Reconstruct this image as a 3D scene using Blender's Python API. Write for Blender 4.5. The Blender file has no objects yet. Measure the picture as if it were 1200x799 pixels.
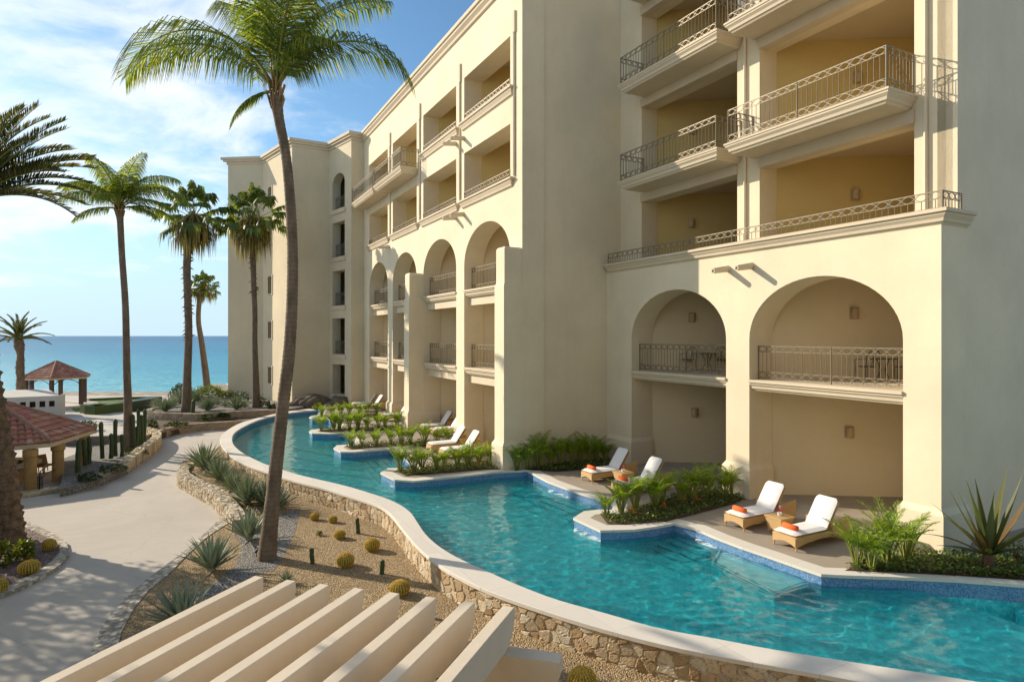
import bpy, bmesh, math, random
import numpy as np
from mathutils import Vector, Matrix
R = math.radians
random.seed(11)
SC = bpy.context.scene
COL = SC.collection

# ---------------------------------------------------------------- camera, light, exposure
H = 5.4                     # eye height above the pool deck (deck is z = 0)
cam_d = bpy.data.cameras.new('camera'); cam = bpy.data.objects.new('camera', cam_d); COL.objects.link(cam)
cam.location = (0, 0, H); cam.rotation_euler = (R(90), 0, 0)
cam_d.sensor_width = 36; cam_d.lens = 21.9; cam_d.shift_y = -0.005
cam_d.clip_start = 0.05; cam_d.clip_end = 60000
SC.camera = cam
SUN_AZ = R(-24.0)           # heading in which the sunlight travels (from +X)
SUN_EL = R(24.0)
sd = bpy.data.lights.new('sun', 'SUN'); sun = bpy.data.objects.new('sun', sd); COL.objects.link(sun)
sd.energy = 5.0; sd.angle = R(0.53); sd.color = (1.0, 0.87, 0.70)
ldir = Vector((math.cos(SUN_AZ)*math.cos(SUN_EL), math.sin(SUN_AZ)*math.cos(SUN_EL), -math.sin(SUN_EL)))
sun.rotation_euler = ldir.to_track_quat('-Z', 'Y').to_euler(); sun.location = (-60, 20, 40); sd.cycles.is_caustics_light = True
w = bpy.data.worlds.new('World'); SC.world = w; w.use_nodes = True
nt = w.node_tree; nt.nodes.clear()
def N(t, **kw):
    n = nt.nodes.new(t)
    for k, v in kw.items(): setattr(n, k, v)
    return n
out = N('ShaderNodeOutputWorld'); bg = N('ShaderNodeBackground'); sky = N('ShaderNodeTexSky', sky_type='NISHITA')
sky.sun_disc = False; sky.sun_elevation = SUN_EL
sdir = -ldir
sky.sun_rotation = math.atan2(sdir.x, sdir.y)
sky.air_density = 1.0; sky.dust_density = 0.6; sky.ozone_density = 2.0; sky.altitude = 0
bg.inputs['Strength'].default_value = 0.105
tc = N('ShaderNodeTexCoord'); sep = N('ShaderNodeSeparateXYZ'); nt.links.new(tc.outputs['Generated'], sep.inputs[0])
def M_(op, a, b=None, c=None, clamp=False):
    m = N('ShaderNodeMath', operation=op); m.use_clamp = clamp
    for i, v in enumerate((a, b, c)):
        if v is None: continue
        if isinstance(v, (int, float)): m.inputs[i].default_value = v
        else: nt.links.new(v, m.inputs[i])
    return m.outputs[0]
zz = M_('ADD', M_('MAXIMUM', sep.outputs['Z'], 0.0), 0.16)
px = M_('DIVIDE', sep.outputs['X'], zz); py = M_('DIVIDE', sep.outputs['Y'], zz)
cmb = N('ShaderNodeCombineXYZ'); nt.links.new(px, cmb.inputs[0]); nt.links.new(py, cmb.inputs[1])
n1 = N('ShaderNodeTexNoise'); n1.inputs['Scale'].default_value = 1.9; n1.inputs['Detail'].default_value = 9; n1.inputs['Roughness'].default_value = 0.6; n1.inputs['Distortion'].default_value = 0.35
nt.links.new(cmb.outputs[0], n1.inputs['Vector'])
# more cloud towards the left (west) half of the sky, clearing to the right
bias = M_('MULTIPLY', M_('ADD', sep.outputs['X'], 0.36), -0.62)
hz = M_('MULTIPLY', M_('SUBTRACT', 0.16, sep.outputs['Z'], clamp=True), -2.4)
cl = M_('ADD', M_('ADD', n1.outputs['Fac'], bias), hz)
rm = N('ShaderNodeMapRange'); rm.inputs['From Min'].default_value = 0.44; rm.inputs['From Max'].default_value = 0.72; rm.inputs['To Max'].default_value = 0.92
rm.interpolation_type = 'SMOOTHSTEP'
nt.links.new(cl, rm.inputs['Value'])
mx = N('ShaderNodeMix', data_type='RGBA'); mx.inputs[7].default_value = (8.2, 8.7, 9.2, 1)
tint = N('ShaderNodeMix', data_type='RGBA', blend_type='MULTIPLY'); tint.inputs[0].default_value = 1.0
tint.inputs[7].default_value = (0.86, 1.14, 1.24, 1)
nt.links.new(sky.outputs[0], tint.inputs[6])
hzm = N('ShaderNodeMapRange'); hzm.inputs['From Min'].default_value = 0.0; hzm.inputs['From Max'].default_value = 0.30; hzm.inputs['To Min'].default_value = .93; hzm.inputs['To Max'].default_value = 0; hzm.interpolation_type = 'SMOOTHSTEP'
nt.links.new(sep.outputs['Z'], hzm.inputs['Value'])
hzc = N('ShaderNodeMix', data_type='RGBA'); hzc.inputs[7].default_value = (5.0, 6.7, 8.0, 1)
nt.links.new(hzm.outputs[0], hzc.inputs[0]); nt.links.new(tint.outputs[2], hzc.inputs[6])
nt.links.new(rm.outputs[0], mx.inputs[0]); nt.links.new(hzc.outputs[2], mx.inputs[6])
nt.links.new(mx.outputs[2], bg.inputs['Color']); nt.links.new(bg.outputs[0], out.inputs[0])
SC.view_settings.view_transform = 'Standard'; SC.view_settings.look = 'None'
SC.view_settings.exposure = 0.30; SC.view_settings.gamma = 1; SC.view_settings.use_curve_mapping = False
SC.render.engine = 'CYCLES'
SC.cycles.max_bounces = 9; SC.cycles.diffuse_bounces = 5; SC.cycles.glossy_bounces = 3
SC.cycles.transparent_max_bounces = 12; SC.cycles.transmission_bounces = 6
SC.cycles.caustics_reflective = False; SC.cycles.caustics_refractive = True
SC.cycles.sample_clamp_indirect = 6
SC.cycles.use_denoising = True

# ---------------------------------------------------------------- helpers
def G(x, y, z=0.0):
    "plan point on the level z seen at photo pixel (x, y)"
    Y = (H - z)*730/(y - 393.5)
    return Vector(((x - 600)/730*Y, Y, z))
def at(x, Y, z): return Vector(((x - 600)/730*Y, Y, z))
CA, SA = .4665, .8845
def F(D, u, z=0.0):
    "hotel frame: D = distance away from the pool, u = along the facade towards the sea"
    return Vector((SA*D - CA*u, CA*D + SA*u, z))
PDIR = Vector((SA, CA, 0)); ADIR = Vector((-CA, SA, 0))

class MB:
    def __init__(s): s.v = []; s.f = []; s.uv = {}; s.m = []; s.cur = 0
    def face(s, pts, uvs=None):
        i = len(s.v); s.v += [tuple(p) for p in pts]; s.f.append(tuple(range(i, i+len(pts)))); s.m.append(s.cur)
        if uvs: s.uv[len(s.f)-1] = uvs
    def poly(s, verts, faces):
        i = len(s.v); s.v += [tuple(p) for p in verts]
        for f in faces: s.f.append(tuple(i+k for k in f)); s.m.append(s.cur)
    def hexa(s, a, b):
        "solid between two quads a and b (same winding)"
        s.poly(list(a)+list(b), [(3,2,1,0),(4,5,6,7),(0,1,5,4),(1,2,6,5),(2,3,7,6),(3,0,4,7)])
    def box(s, x0, x1, y0, y1, z0, z1):
        s.hexa([(x0,y0,z0),(x1,y0,z0),(x1,y1,z0),(x0,y1,z0)], [(x0,y0,z1),(x1,y0,z1),(x1,y1,z1),(x0,y1,z1)])
    def fbox(s, D0, D1, u0, u1, z0, z1):
        s.hexa([F(D0,u0,z0),F(D1,u0,z0),F(D1,u1,z0),F(D0,u1,z0)], [F(D0,u0,z1),F(D1,u0,z1),F(D1,u1,z1),F(D0,u1,z1)])
    def obox(s, c, ax, ay, az, hx, hy, hz):
        c = Vector(c)
        q = lambda k: [c+ax*i*hx+ay*j*hy+az*k*hz for i, j in ((-1,-1),(1,-1),(1,1),(-1,1))]
        s.hexa(q(-1), q(1))
    def bar(s, p, q, w, h=None):
        "straight square bar from p to q"
        p, q = Vector(p), Vector(q); d = (q-p)
        if d.length < 1e-6: return
        d.normalize(); up = Vector((0,0,1)) if abs(d.z) < .9 else Vector((1,0,0))
        a = d.cross(up).normalized(); b = a.cross(d).normalized(); h = h or w
        k = lambda o: [o-a*w/2-b*h/2, o+a*w/2-b*h/2, o+a*w/2+b*h/2, o-a*w/2+b*h/2]
        s.hexa(k(p), k(q))
    def tube(s, pts, rad, n=8, cap=True):
        pts = [Vector(p) for p in pts]; L = len(pts)
        if not hasattr(rad, '__len__'): rad = [rad]*L
        base = len(s.v); prev = None
        for i, p in enumerate(pts):
            d = (pts[min(i+1, L-1)]-pts[max(i-1, 0)])
            d = d.normalized() if d.length > 1e-9 else Vector((0,0,1))
            if prev is None:
                up = Vector((0,0,1)) if abs(d.z) < .9 else Vector((1,0,0)); a = d.cross(up).normalized()
            else: a = (prev - d*prev.dot(d)).normalized()
            prev = a; b = d.cross(a)
            for k in range(n):
                t = 2*math.pi*k/n; s.v.append(tuple(p+(a*math.cos(t)+b*math.sin(t))*rad[i]))
        for i in range(L-1):
            for k in range(n):
                s.f.append((base+i*n+k, base+i*n+(k+1) % n, base+(i+1)*n+(k+1) % n, base+(i+1)*n+k)); s.m.append(s.cur)
        if cap:
            s.f.append(tuple(base+k for k in reversed(range(n)))); s.m.append(s.cur)
            s.f.append(tuple(base+(L-1)*n+k for k in range(n))); s.m.append(s.cur)
    def lathe(s, prof, n=16, c=(0,0,0)):
        base = len(s.v)
        for r, z in prof:
            for k in range(n):
                t = 2*math.pi*k/n; s.v.append((c[0]+r*math.cos(t), c[1]+r*math.sin(t), c[2]+z))
        for i in range(len(prof)-1):
            for k in range(n):
                s.f.append((base+i*n+k, base+i*n+(k+1) % n, base+(i+1)*n+(k+1) % n, base+(i+1)*n+k)); s.m.append(s.cur)
    def prism(s, poly, z0, z1, top=True, bottom=False, sides=True):
        "vertical prism on a plan polygon; side faces get (arc length, z) as uv"
        n = len(poly); P = [Vector((p[0], p[1])) for p in poly]
        area = sum(P[i].x*P[(i+1) % n].y-P[(i+1) % n].x*P[i].y for i in range(n))
        if area < 0: P.reverse()
        if top: s.face([(p.x, p.y, z1) for p in P])
        if bottom: s.face([(p.x, p.y, z0) for p in reversed(P)])
        if sides:
            L = 0
            for i in range(n):
                a, b = P[i], P[(i+1) % n]; d = (b-a).length
                s.face([(a.x,a.y,z0),(b.x,b.y,z0),(b.x,b.y,z1),(a.x,a.y,z1)], [(L,z0),(L+d,z0),(L+d,z1),(L,z1)]); L += d
    def mould(s, D0, D1, u0, u1, prof, e0=True, e1=True):
        "moulded band: prof = [(inset, z)...] from the bottom up; front and both ends follow the profile"
        rings = []
        for ins, z in prof:
            a = u0+ins if e0 else u0; b = u1-ins if e1 else u1
            rings.append([F(D1,a,z), F(D0+ins,a,z), F(D0+ins,b,z), F(D1,b,z)])
        i0 = len(s.v)
        for r in rings: s.v += [tuple(p) for p in r]
        for k in range(len(rings)-1):
            for j in range(4):
                s.f.append((i0+k*4+j, i0+k*4+(j+1) % 4, i0+(k+1)*4+(j+1) % 4, i0+(k+1)*4+j)); s.m.append(s.cur)
        s.f.append((i0+3, i0+2, i0+1, i0)); s.m.append(s.cur)
        k = i0+(len(rings)-1)*4; s.f.append((k, k+1, k+2, k+3)); s.m.append(s.cur)
    def build(s, name, mat, parent=None, smooth=False, fix=False):
        me = bpy.data.meshes.new(name)
        off = Vector((0,0,0))
        if parent is not None and not fix: off = parent.location
        me.from_pydata([(v[0]-off[0], v[1]-off[1], v[2]-off[2]) for v in s.v], [], s.f)
        for m in (mat if isinstance(mat, (list, tuple)) else [mat]): me.materials.append(m)
        if isinstance(mat, (list, tuple)): me.polygons.foreach_set('material_index', s.m)
        if s.uv:
            ul = me.uv_layers.new(name='UVMap')
            for fi, uvs in s.uv.items():
                p = me.polygons[fi]
                for k, li in enumerate(p.loop_indices): ul.data[li].uv = uvs[k]
        if smooth: me.polygons.foreach_set('use_smooth', [True]*len(me.polygons))
        me.validate(); me.update()
        o = bpy.data.objects.new(name, me); COL.objects.link(o)
        if parent is not None: o.parent = parent
        return o
def tag(o, label=None, cat=None, group=None, kind=None):
    if label: o['label'] = label
    if cat: o['category'] = cat
    if group: o['group'] = group
    if kind: o['kind'] = kind
    return o
def empty(name, loc, label, cat, group=None, rz=0):
    o = bpy.data.objects.new(name, None); COL.objects.link(o); o.location = loc; o.rotation_euler = (0,0,rz)
    o.empty_display_size = .3
    return tag(o, label, cat, group)
def kids(o): return [c for c in COL.objects if c.parent == o]
def dup(root, loc, rz, label, group=None, scale=1.0, ch=None):
    r = root.copy(); COL.objects.link(r); r.location = loc; r.rotation_euler = (0,0,rz); r.scale = (scale,)*3 if not hasattr(scale, '__len__') else scale
    r['label'] = label
    if group: r['group'] = group
    for c in (ch if ch is not None else kids(root)):
        d = c.copy(); COL.objects.link(d); d.parent = r
    return r
ORD = ['first','second','third','fourth','fifth','sixth','seventh','eighth','ninth','tenth','eleventh','twelfth','thirteenth','fourteenth']

# ---------------------------------------------------------------- materials
class MatB:
    def __init__(s, name):
        s.m = bpy.data.materials.new(name); s.m.use_nodes = True; s.t = s.m.node_tree; s.b = s.t.nodes['Principled BSDF']; s.o = s.t.nodes['Material Output']
    def n(s, t, ins=None, **kw):
        k = s.t.nodes.new(t)
        for a, v in kw.items(): setattr(k, a, v)
        for a, v in (ins or {}).items():
            if hasattr(v, 'is_output') or isinstance(v, bpy.types.NodeSocket): s.t.links.new(v, k.inputs[a])
            else: k.inputs[a].default_value = v
        return k
    def l(s, a, b): s.t.links.new(a, b)
    def noise(s, scale, detail=4, rough=.6, vec=None, dist=0):
        k = s.n('ShaderNodeTexNoise', {'Scale': scale, 'Detail': detail, 'Roughness': rough, 'Distortion': dist})
        if vec is not None: s.l(vec, k.inputs['Vector'])
        return k.outputs['Fac']
    def obj(s, sc=None):
        c = s.n('ShaderNodeTexCoord').outputs['Object']
        if sc:
            mp = s.n('ShaderNodeMapping'); mp.inputs['Scale'].default_value = sc; s.l(c, mp.inputs['Vector']); c = mp.outputs[0]
        return c
    def ramp(s, fac, stops):
        k = s.n('ShaderNodeValToRGB'); s.l(fac, k.inputs[0]); e = k.color_ramp.elements
        while len(e) < len(stops): e.new(.5)
        for i, (p, c) in enumerate(stops):
            e[i].position = p; e[i].color = (*c, 1) if hasattr(c, '__len__') else (c, c, c, 1)
        return k.outputs[0]
    def mix(s, fac, a, b, mode='MIX'):
        k = s.n('ShaderNodeMix', data_type='RGBA', blend_type=mode)
        for i, v in ((0, fac), (6, a), (7, b)):
            if isinstance(v, bpy.types.NodeSocket): s.l(v, k.inputs[i])
            elif i == 0: k.inputs[0].default_value = v
            else: k.inputs[i].default_value = (*v, 1)
        return k.outputs[2]
    def math(s, op, a, b=0.0, clamp=False):
        k = s.n('ShaderNodeMath', operation=op); k.use_clamp = clamp
        for i, v in enumerate((a, b)):
            if isinstance(v, bpy.types.NodeSocket): s.l(v, k.inputs[i])
            else: k.inputs[i].default_value = v
        return k.outputs[0]
    def bump(s, h, strength=.3, dist=.02):
        k = s.n('ShaderNodeBump', {'Strength': strength, 'Distance': dist}); s.l(h, k.inputs['Height']); s.l(k.outputs[0], s.b.inputs['Normal'])
    def col(s, c):
        if isinstance(c, bpy.types.NodeSocket): s.l(c, s.b.inputs['Base Color'])
        else: s.b.inputs['Base Color'].default_value = (*c, 1)
    def rough(s, r): s.b.inputs['Roughness'].default_value = r
def lin(c): return tuple(c)
def mul(c, k): return tuple(min(1, x*k) for x in c)

def stucco(name, c, var=.10, streak=True):
    m = MatB(name); v = m.obj()
    f = m.noise(.35, 5, .6, v); g = m.noise(6, 4, .6, v)
    a = m.mix(m.ramp(f, [(.35, 0), (.7, 1)]), mul(c, 1-var), mul(c, 1+var*.5))
    a = m.mix(m.math('MULTIPLY', m.ramp(g, [(.4, 0), (.75, 1)]), .18), a, mul(c, .86))
    if streak:
        st = m.noise(1.0, 5, .7, m.obj((1.6, 1.6, .07)))
        a = m.mix(m.math('MULTIPLY', m.ramp(st, [(.50, 0), (.72, 1)]), .22), a, mul(c, .80))
    m.col(a); m.rough(.85); m.b.inputs['Specular IOR Level'].default_value = .2
    m.bump(m.math('ADD', m.noise(45, 5, .7, v), m.math('MULTIPLY', g, 1.5)), .22, .012)
    return m.m
MAT = {}
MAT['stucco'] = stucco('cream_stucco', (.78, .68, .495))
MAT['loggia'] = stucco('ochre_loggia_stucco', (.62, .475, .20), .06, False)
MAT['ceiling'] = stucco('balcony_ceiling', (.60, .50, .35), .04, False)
MAT['trim'] = stucco('cast_stone_trim', (.67, .57, .42), .09, False)
MAT['towerstucco'] = stucco('tower_stucco', (.70, .60, .42))
MAT['white_stucco'] = stucco('off_white_stucco', (.68, .64, .56))
MAT['pergola'] = stucco('pergola_plaster', (.72, .62, .48), .08)
def simple(name, c, rough=.6, metal=0, var=.1, scale=8, bump=.1, spec=.4):
    m = MatB(name); f = m.noise(scale, 4, .6, m.obj())
    m.col(m.mix(m.ramp(f, [(.3, 0), (.7, 1)]), mul(c, 1-var), mul(c, 1+var))); m.rough(rough)
    m.b.inputs['Metallic'].default_value = metal; m.b.inputs['Specular IOR Level'].default_value = spec
    if bump: m.bump(m.noise(scale*6, 3, .6, m.obj()), bump, .005)
    return m.m
MAT['iron'] = simple('wrought_iron', (.21, .175, .12), .5, .25)
MAT['dark_iron'] = simple('dark_iron', (.05, .045, .04), .5, .3)
MAT['glass'] = simple('dark_window_glass', (.012, .012, .014), .35, 0, .1, 3, 0, .3)
MAT['cushion'] = simple('white_cushion', (.82, .80, .77), .8, 0, .03, 5, .25)
MAT['orange'] = simple('orange_towel', (.85, .15, .035), .9, 0, .1, 30, .5)
MAT['pink'] = simple('pink_petals', (.55, .02, .14), .6)
MAT['white'] = simple('white_ceramic', (.8, .79, .76), .3)
MAT['lamp'] = simple('sconce_shade', (.46, .34, .20), .6)
MAT['soil'] = simple('bed_soil', (.10, .065, .04), .95, 0, .3, 20, .8)
MAT['wood'] = simple('brown_wood', (.10, .05, .03), .6, 0, .2, 12, .3)
MAT['chairwood'] = simple('tan_cane', (.35, .2, .09), .6, 0, .2, 12, .3)
MAT['rock'] = simple('brown_rock', (.13, .10, .075), .9, 0, .35, 3, .8)
MAT['greywall'] = simple('grey_render', (.16, .15, .13), .9, 0, .15, 3, .4)
MAT['ochrecol'] = simple('ochre_column', (.44, .28, .11), .85, 0, .12, 4, .4)

def wicker():
    m = MatB('honey_wicker'); v = m.obj()
    a = m.n('ShaderNodeTexWave', {'Scale': 18.0, 'Distortion': 1.0}, bands_direction='Z'); m.l(v, a.inputs['Vector'])
    b = m.n('ShaderNodeTexWave', {'Scale': 14.0, 'Distortion': 1.0}, bands_direction='DIAGONAL'); m.l(v, b.inputs['Vector'])
    h = m.math('MULTIPLY', a.outputs['Fac'], b.outputs['Fac'])
    m.col(m.mix(h, (.50, .31, .12), (.78, .55, .26))); m.rough(.55); m.bump(h, .6, .01); return m.m
MAT['wicker'] = wicker()

def deckmat(name, c, tile=1.2, rot=0.0, var=.12):
    m = MatB(name); v = m.n('ShaderNodeMapping'); m.l(m.n('ShaderNodeTexCoord').outputs['Object'], v.inputs['Vector']); v.inputs['Rotation'].default_value = (0,0,rot)
    br = m.n('ShaderNodeTexBrick', {'Scale': 1.0, 'Mortar Size': .006, 'Brick Width': tile, 'Row Height': tile, 'Mortar Smooth': .2}); br.offset = 0
    br.inputs['Color1'].default_value = (*mul(c, 1.04), 1); br.inputs['Color2'].default_value = (*mul(c, .94), 1); br.inputs['Mortar'].default_value = (*mul(c, .72), 1)
    m.l(v.outputs[0], br.inputs['Vector'])
    f = m.noise(.8, 6, .65, m.obj()); g = m.noise(9, 5, .7, m.obj())
    a = m.mix(m.math('MULTIPLY', m.ramp(f, [(.38, 0), (.7, 1)]), .5), br.outputs['Color'], mul(c, 1-var*1.6))
    a = m.mix(m.math('MULTIPLY', m.ramp(g, [(.5, 0), (.8, 1)]), .35), a, mul(c, .8))
    m.col(a); m.rough(.75); m.bump(m.noise(60, 4, .7, m.obj()), .25, .006); return m.m
MAT['deck'] = deckmat('shade_toned_sandstone', (.37, .315, .245), .9, R(-27.8))  # paving tone darkened to stand in for palm shade on the deck
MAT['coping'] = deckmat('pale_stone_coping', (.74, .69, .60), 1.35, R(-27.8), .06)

def pathmat():
    m = MatB('pale_concrete_path'); c = (.54, .49, .415); v = m.obj()
    f = m.noise(.22, 6, .62, v, .8); g = m.noise(2.2, 6, .7, v, .3); s_ = m.noise(70, 3, .7, v)
    sw = m.noise(1.1, 6, .6, m.obj((1, 3.2, 1)), 1.2)
    a = m.mix(m.ramp(f, [(.32, 0), (.7, 1)]), mul(c, .86), mul(c, 1.06))
    a = m.mix(m.math('MULTIPLY', m.ramp(sw, [(.5, 0), (.72, 1)]), .30), a, mul(c, .80))
    a = m.mix(m.math('MULTIPLY', m.ramp(g, [(.52, 0), (.85, 1)]), .45), a, mul(c, .78))
    a = m.mix(m.math('MULTIPLY', m.ramp(s_, [(.6, 0), (.8, 1)]), .25), a, mul(c, .7))
    vo = m.n('ShaderNodeTexVoronoi', {'Scale': .16}, feature='DISTANCE_TO_EDGE')
    wp = m.n('ShaderNodeVectorMath', operation='ADD'); m.l(v, wp.inputs[0])
    nz = m.n('ShaderNodeTexNoise', {'Scale': .9, 'Detail': 5}); m.l(v, nz.inputs['Vector']); m.l(nz.outputs['Color'], wp.inputs[1]); m.l(wp.outputs[0], vo.inputs['Vector'])
    a = m.mix(m.ramp(vo.outputs['Distance'], [(0, .22), (.003, 0)]), a, mul(c, .5))
    br = m.n('ShaderNodeTexBrick', {'Scale': 1.0, 'Mortar Size': .012, 'Brick Width': 3.6, 'Row Height': 3.1, 'Mortar Smooth': .5}); br.offset = .0
    mp = m.n('ShaderNodeMapping'); mp.inputs['Rotation'].default_value = (0,0,.5); m.l(v, mp.inputs['Vector']); m.l(mp.outputs[0], br.inputs['Vector'])
    a = m.mix(m.math('MULTIPLY', br.outputs['Fac'], .35), a, mul(c, .55))
    m.col(a); m.rough(.8); m.bump(m.math('ADD', g, m.math('MULTIPLY', s_, .4)), .3, .012); return m.m
MAT['path'] = pathmat()

def gravel(name, c1, c2, scale=32, c3=None):
    m = MatB(name); v = m.obj()
    vo = m.n('ShaderNodeTexVoronoi', {'Scale': scale}); m.l(v, vo.inputs['Vector'])
    sp = m.n('ShaderNodeSeparateColor'); m.l(vo.outputs['Color'], sp.inputs[0])
    a = m.ramp(sp.outputs[0], [(0, mul(c1, .55)), (.35, c1), (.75, c2), (1, c3 or mul(c2, 1.35))])
    f = m.noise(.9, 5, .6, v)
    a = m.mix(m.math('MULTIPLY', m.ramp(f, [(.4, 0), (.72, 1)]), .38), a, mul(c1, .7))
    d = m.ramp(vo.outputs['Distance'], [(.25, 0), (.62, 1)])
    a = m.mix(m.math('MULTIPLY', d, .55), a, mul(c1, .35))
    m.col(a); m.rough(.9)
    m.bump(m.math('SUBTRACT', m.math('MULTIPLY', m.noise(3, 4, .6, v), 2.0), vo.outputs['Distance']), .9, .03); return m.m
MAT['gravel'] = gravel('tan_gravel', (.38, .26, .125), (.56, .41, .22), 30)
MAT['greygravel'] = gravel('grey_gravel', (.22, .205, .18), (.40, .375, .33), 24)
MAT['pinkgravel'] = gravel('pink_gravel', (.20, .135, .115), (.34, .25, .22), 26)
MAT['sand'] = gravel('beach_sand', (.40, .32, .23), (.50, .42, .32), 1.2)
MAT['edging'] = gravel('cobble_edging', (.50, .44, .34), (.68, .62, .51), 9)
MAT['lawn'] = gravel('clipped_lawn', (.10, .17, .012), (.17, .26, .02), 14)

def attrstone(name, mortar=(.15,.12,.08)):
    m = MatB(name); at_ = m.n('ShaderNodeAttribute'); at_.attribute_name = 'Col'
    v = m.obj(); g = m.noise(14, 6, .7, v); h = m.noise(3, 4, .6, v)
    a = m.mix(m.math('MULTIPLY', m.ramp(g, [(.4, 0), (.75, 1)]), .5), at_.outputs['Color'], (.22, .17, .11), 'MULTIPLY')
    a = m.mix(m.math('MULTIPLY', m.ramp(h, [(.45, 0), (.7, 1)]), .25), a, (.50, .38, .24))
    m.col(a); m.rough(.9); m.bump(m.math('ADD', g, m.noise(50, 4, .7, v)), .7, .02); return m.m
MAT['stone'] = attrstone('rubble_stone')

def mosaic(name, cols, grout, scale=36.0, deep=None, glossy=.25):
    "small square pool tiles, laid out by uv on walls"
    m = MatB(name); uv = m.n('ShaderNodeTexCoord').outputs['UV']
    mp = m.n('ShaderNodeMapping'); mp.inputs['Scale'].default_value = (scale, scale, 1); m.l(uv, mp.inputs['Vector'])
    fl = m.n('ShaderNodeVectorMath', operation='FLOOR'); m.l(mp.outputs[0], fl.inputs[0])
    wn = m.n('ShaderNodeTexWhiteNoise', noise_dimensions='2D'); m.l(fl.outputs[0], wn.inputs['Vector'])
    fr = m.n('ShaderNodeVectorMath', operation='FRACTION'); m.l(mp.outputs[0], fr.inputs[0])
    sp = m.n('ShaderNodeSeparateXYZ'); m.l(fr.outputs[0], sp.inputs[0])
    ed = m.math('MINIMUM', m.math('MINIMUM', sp.outputs[0], m.math('SUBTRACT', 1, sp.outputs[0])), m.math('MINIMUM', sp.outputs[1], m.math('SUBTRACT', 1, sp.outputs[1])))
    a = m.ramp(wn.outputs['Value'], [(i/(len(cols)-1), c) for i, c in enumerate(cols)])
    a = m.mix(m.ramp(ed, [(.05, 1), (.1, 0)]), a, grout)
    m.col(a); m.rough(glossy); return m.m
MAT['bluetile'] = mosaic('blue_white_mosaic', [(.05,.15,.36),(.10,.24,.46),(.22,.36,.54),(.08,.20,.42)], (.20,.32,.48), 30)
def floorwater(name, c1, c2, scale=7):
    m = MatB(name); v = m.obj()
    n1 = m.noise(scale, 5, .65, v, .6); n2 = m.noise(.5, 3, .5, v)
    vo = m.n('ShaderNodeTexVoronoi', {'Scale': 3.2}, feature='F1'); m.l(v, vo.inputs['Vector'])
    vo = m.n('ShaderNodeTexVoronoi', {'Scale': 38.0}); m.l(v, vo.inputs['Vector'])
    sp = m.n('ShaderNodeSeparateColor'); m.l(vo.outputs['Color'], sp.inputs[0])
    a = m.mix(m.ramp(n1, [(.38, 0), (.64, 1)]), c1, c2)  # coarse light and dark mottle, painted in to imitate caustics on the floor
    a = m.mix(m.math('MULTIPLY', sp.outputs[0], .35), a, mul(c1, .6))
    a = m.mix(m.math('MULTIPLY', m.ramp(n2, [(.35, 0), (.7, 1)]), .35), a, mul(c1, .8))
    m.col(a); m.rough(.5); return m.m
MAT['pooltile'] = floorwater('caustic_mottled_mosaic', (.015, .48, .54), (.14, .86, .87))
MAT['ledge'] = floorwater('pale_ledge_mosaic', (.55, .85, .83), (.75, .93, .90), 4)
MAT['darktile'] = simple('dark_step_tile', (.01, .05, .09), .4); MAT['linetile'] = simple('ledge_line_tile', (.05, .24, .30), .4)

def water():
    m = MatB('pool_water'); t = m.t; t.nodes.remove(m.b)
    v = m.obj()
    b = m.noise(16, 3, .6, v, .3)
    bp = m.n('ShaderNodeBump', {'Distance': .012, 'Strength': .35}); m.l(b, bp.inputs['Height'])
    gl = m.n('ShaderNodeBsdfGlossy', {'Roughness': .02}); m.l(bp.outputs[0], gl.inputs['Normal'])
    TC = (.66, .965, .985, 1)
    tr = m.n('ShaderNodeBsdfTransparent', {'Color': TC})
    rf = m.n('ShaderNodeBsdfRefraction', {'Color': TC, 'IOR': 1.33, 'Roughness': 0.0})
    m1 = m.n('ShaderNodeMixShader', {0: WREF}); m.l(tr.outputs[0], m1.inputs[1]); m.l(rf.outputs[0], m1.inputs[2])
    lw = m.n('ShaderNodeLayerWeight'); m.l(bp.outputs[0], lw.inputs['Normal']); fr = m.math('ADD', m.math('MULTIPLY', m.math('POWER', lw.outputs['Facing'], 5.0), .95), .025)
    m2 = m.n('ShaderNodeMixShader'); m.l(fr, m2.inputs[0]); m.l(m1.outputs[0], m2.inputs[1]); m.l(gl.outputs[0], m2.inputs[2])
    m.l(m2.outputs[0], m.o.inputs['Surface']); return m.m
WREF = .6
MAT['water'] = water()
def sea():
    m = MatB('sea_water'); v = m.obj()
    sp = m.n('ShaderNodeSeparateXYZ'); m.l(v, sp.inputs[0])
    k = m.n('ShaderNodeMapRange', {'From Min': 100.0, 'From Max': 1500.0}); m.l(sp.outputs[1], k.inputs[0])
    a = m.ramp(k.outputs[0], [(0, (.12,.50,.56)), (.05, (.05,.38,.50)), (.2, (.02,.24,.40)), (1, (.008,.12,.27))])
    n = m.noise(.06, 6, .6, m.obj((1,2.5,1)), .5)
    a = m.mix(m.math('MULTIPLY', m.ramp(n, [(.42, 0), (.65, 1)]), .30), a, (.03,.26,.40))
    m.col(a); m.rough(.35); m.b.inputs['Specular IOR Level'].default_value = .3; m.b.inputs['IOR'].default_value = 1.33
    m.bump(m.math('ADD', m.noise(1.4, 4, .65, m.obj((1,2.2,1))), m.math('MULTIPLY', m.noise(.16, 4, .6, m.obj((1,2.5,1))), 4)), .9, .35); return m.m
MAT['sea'] = sea()

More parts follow.
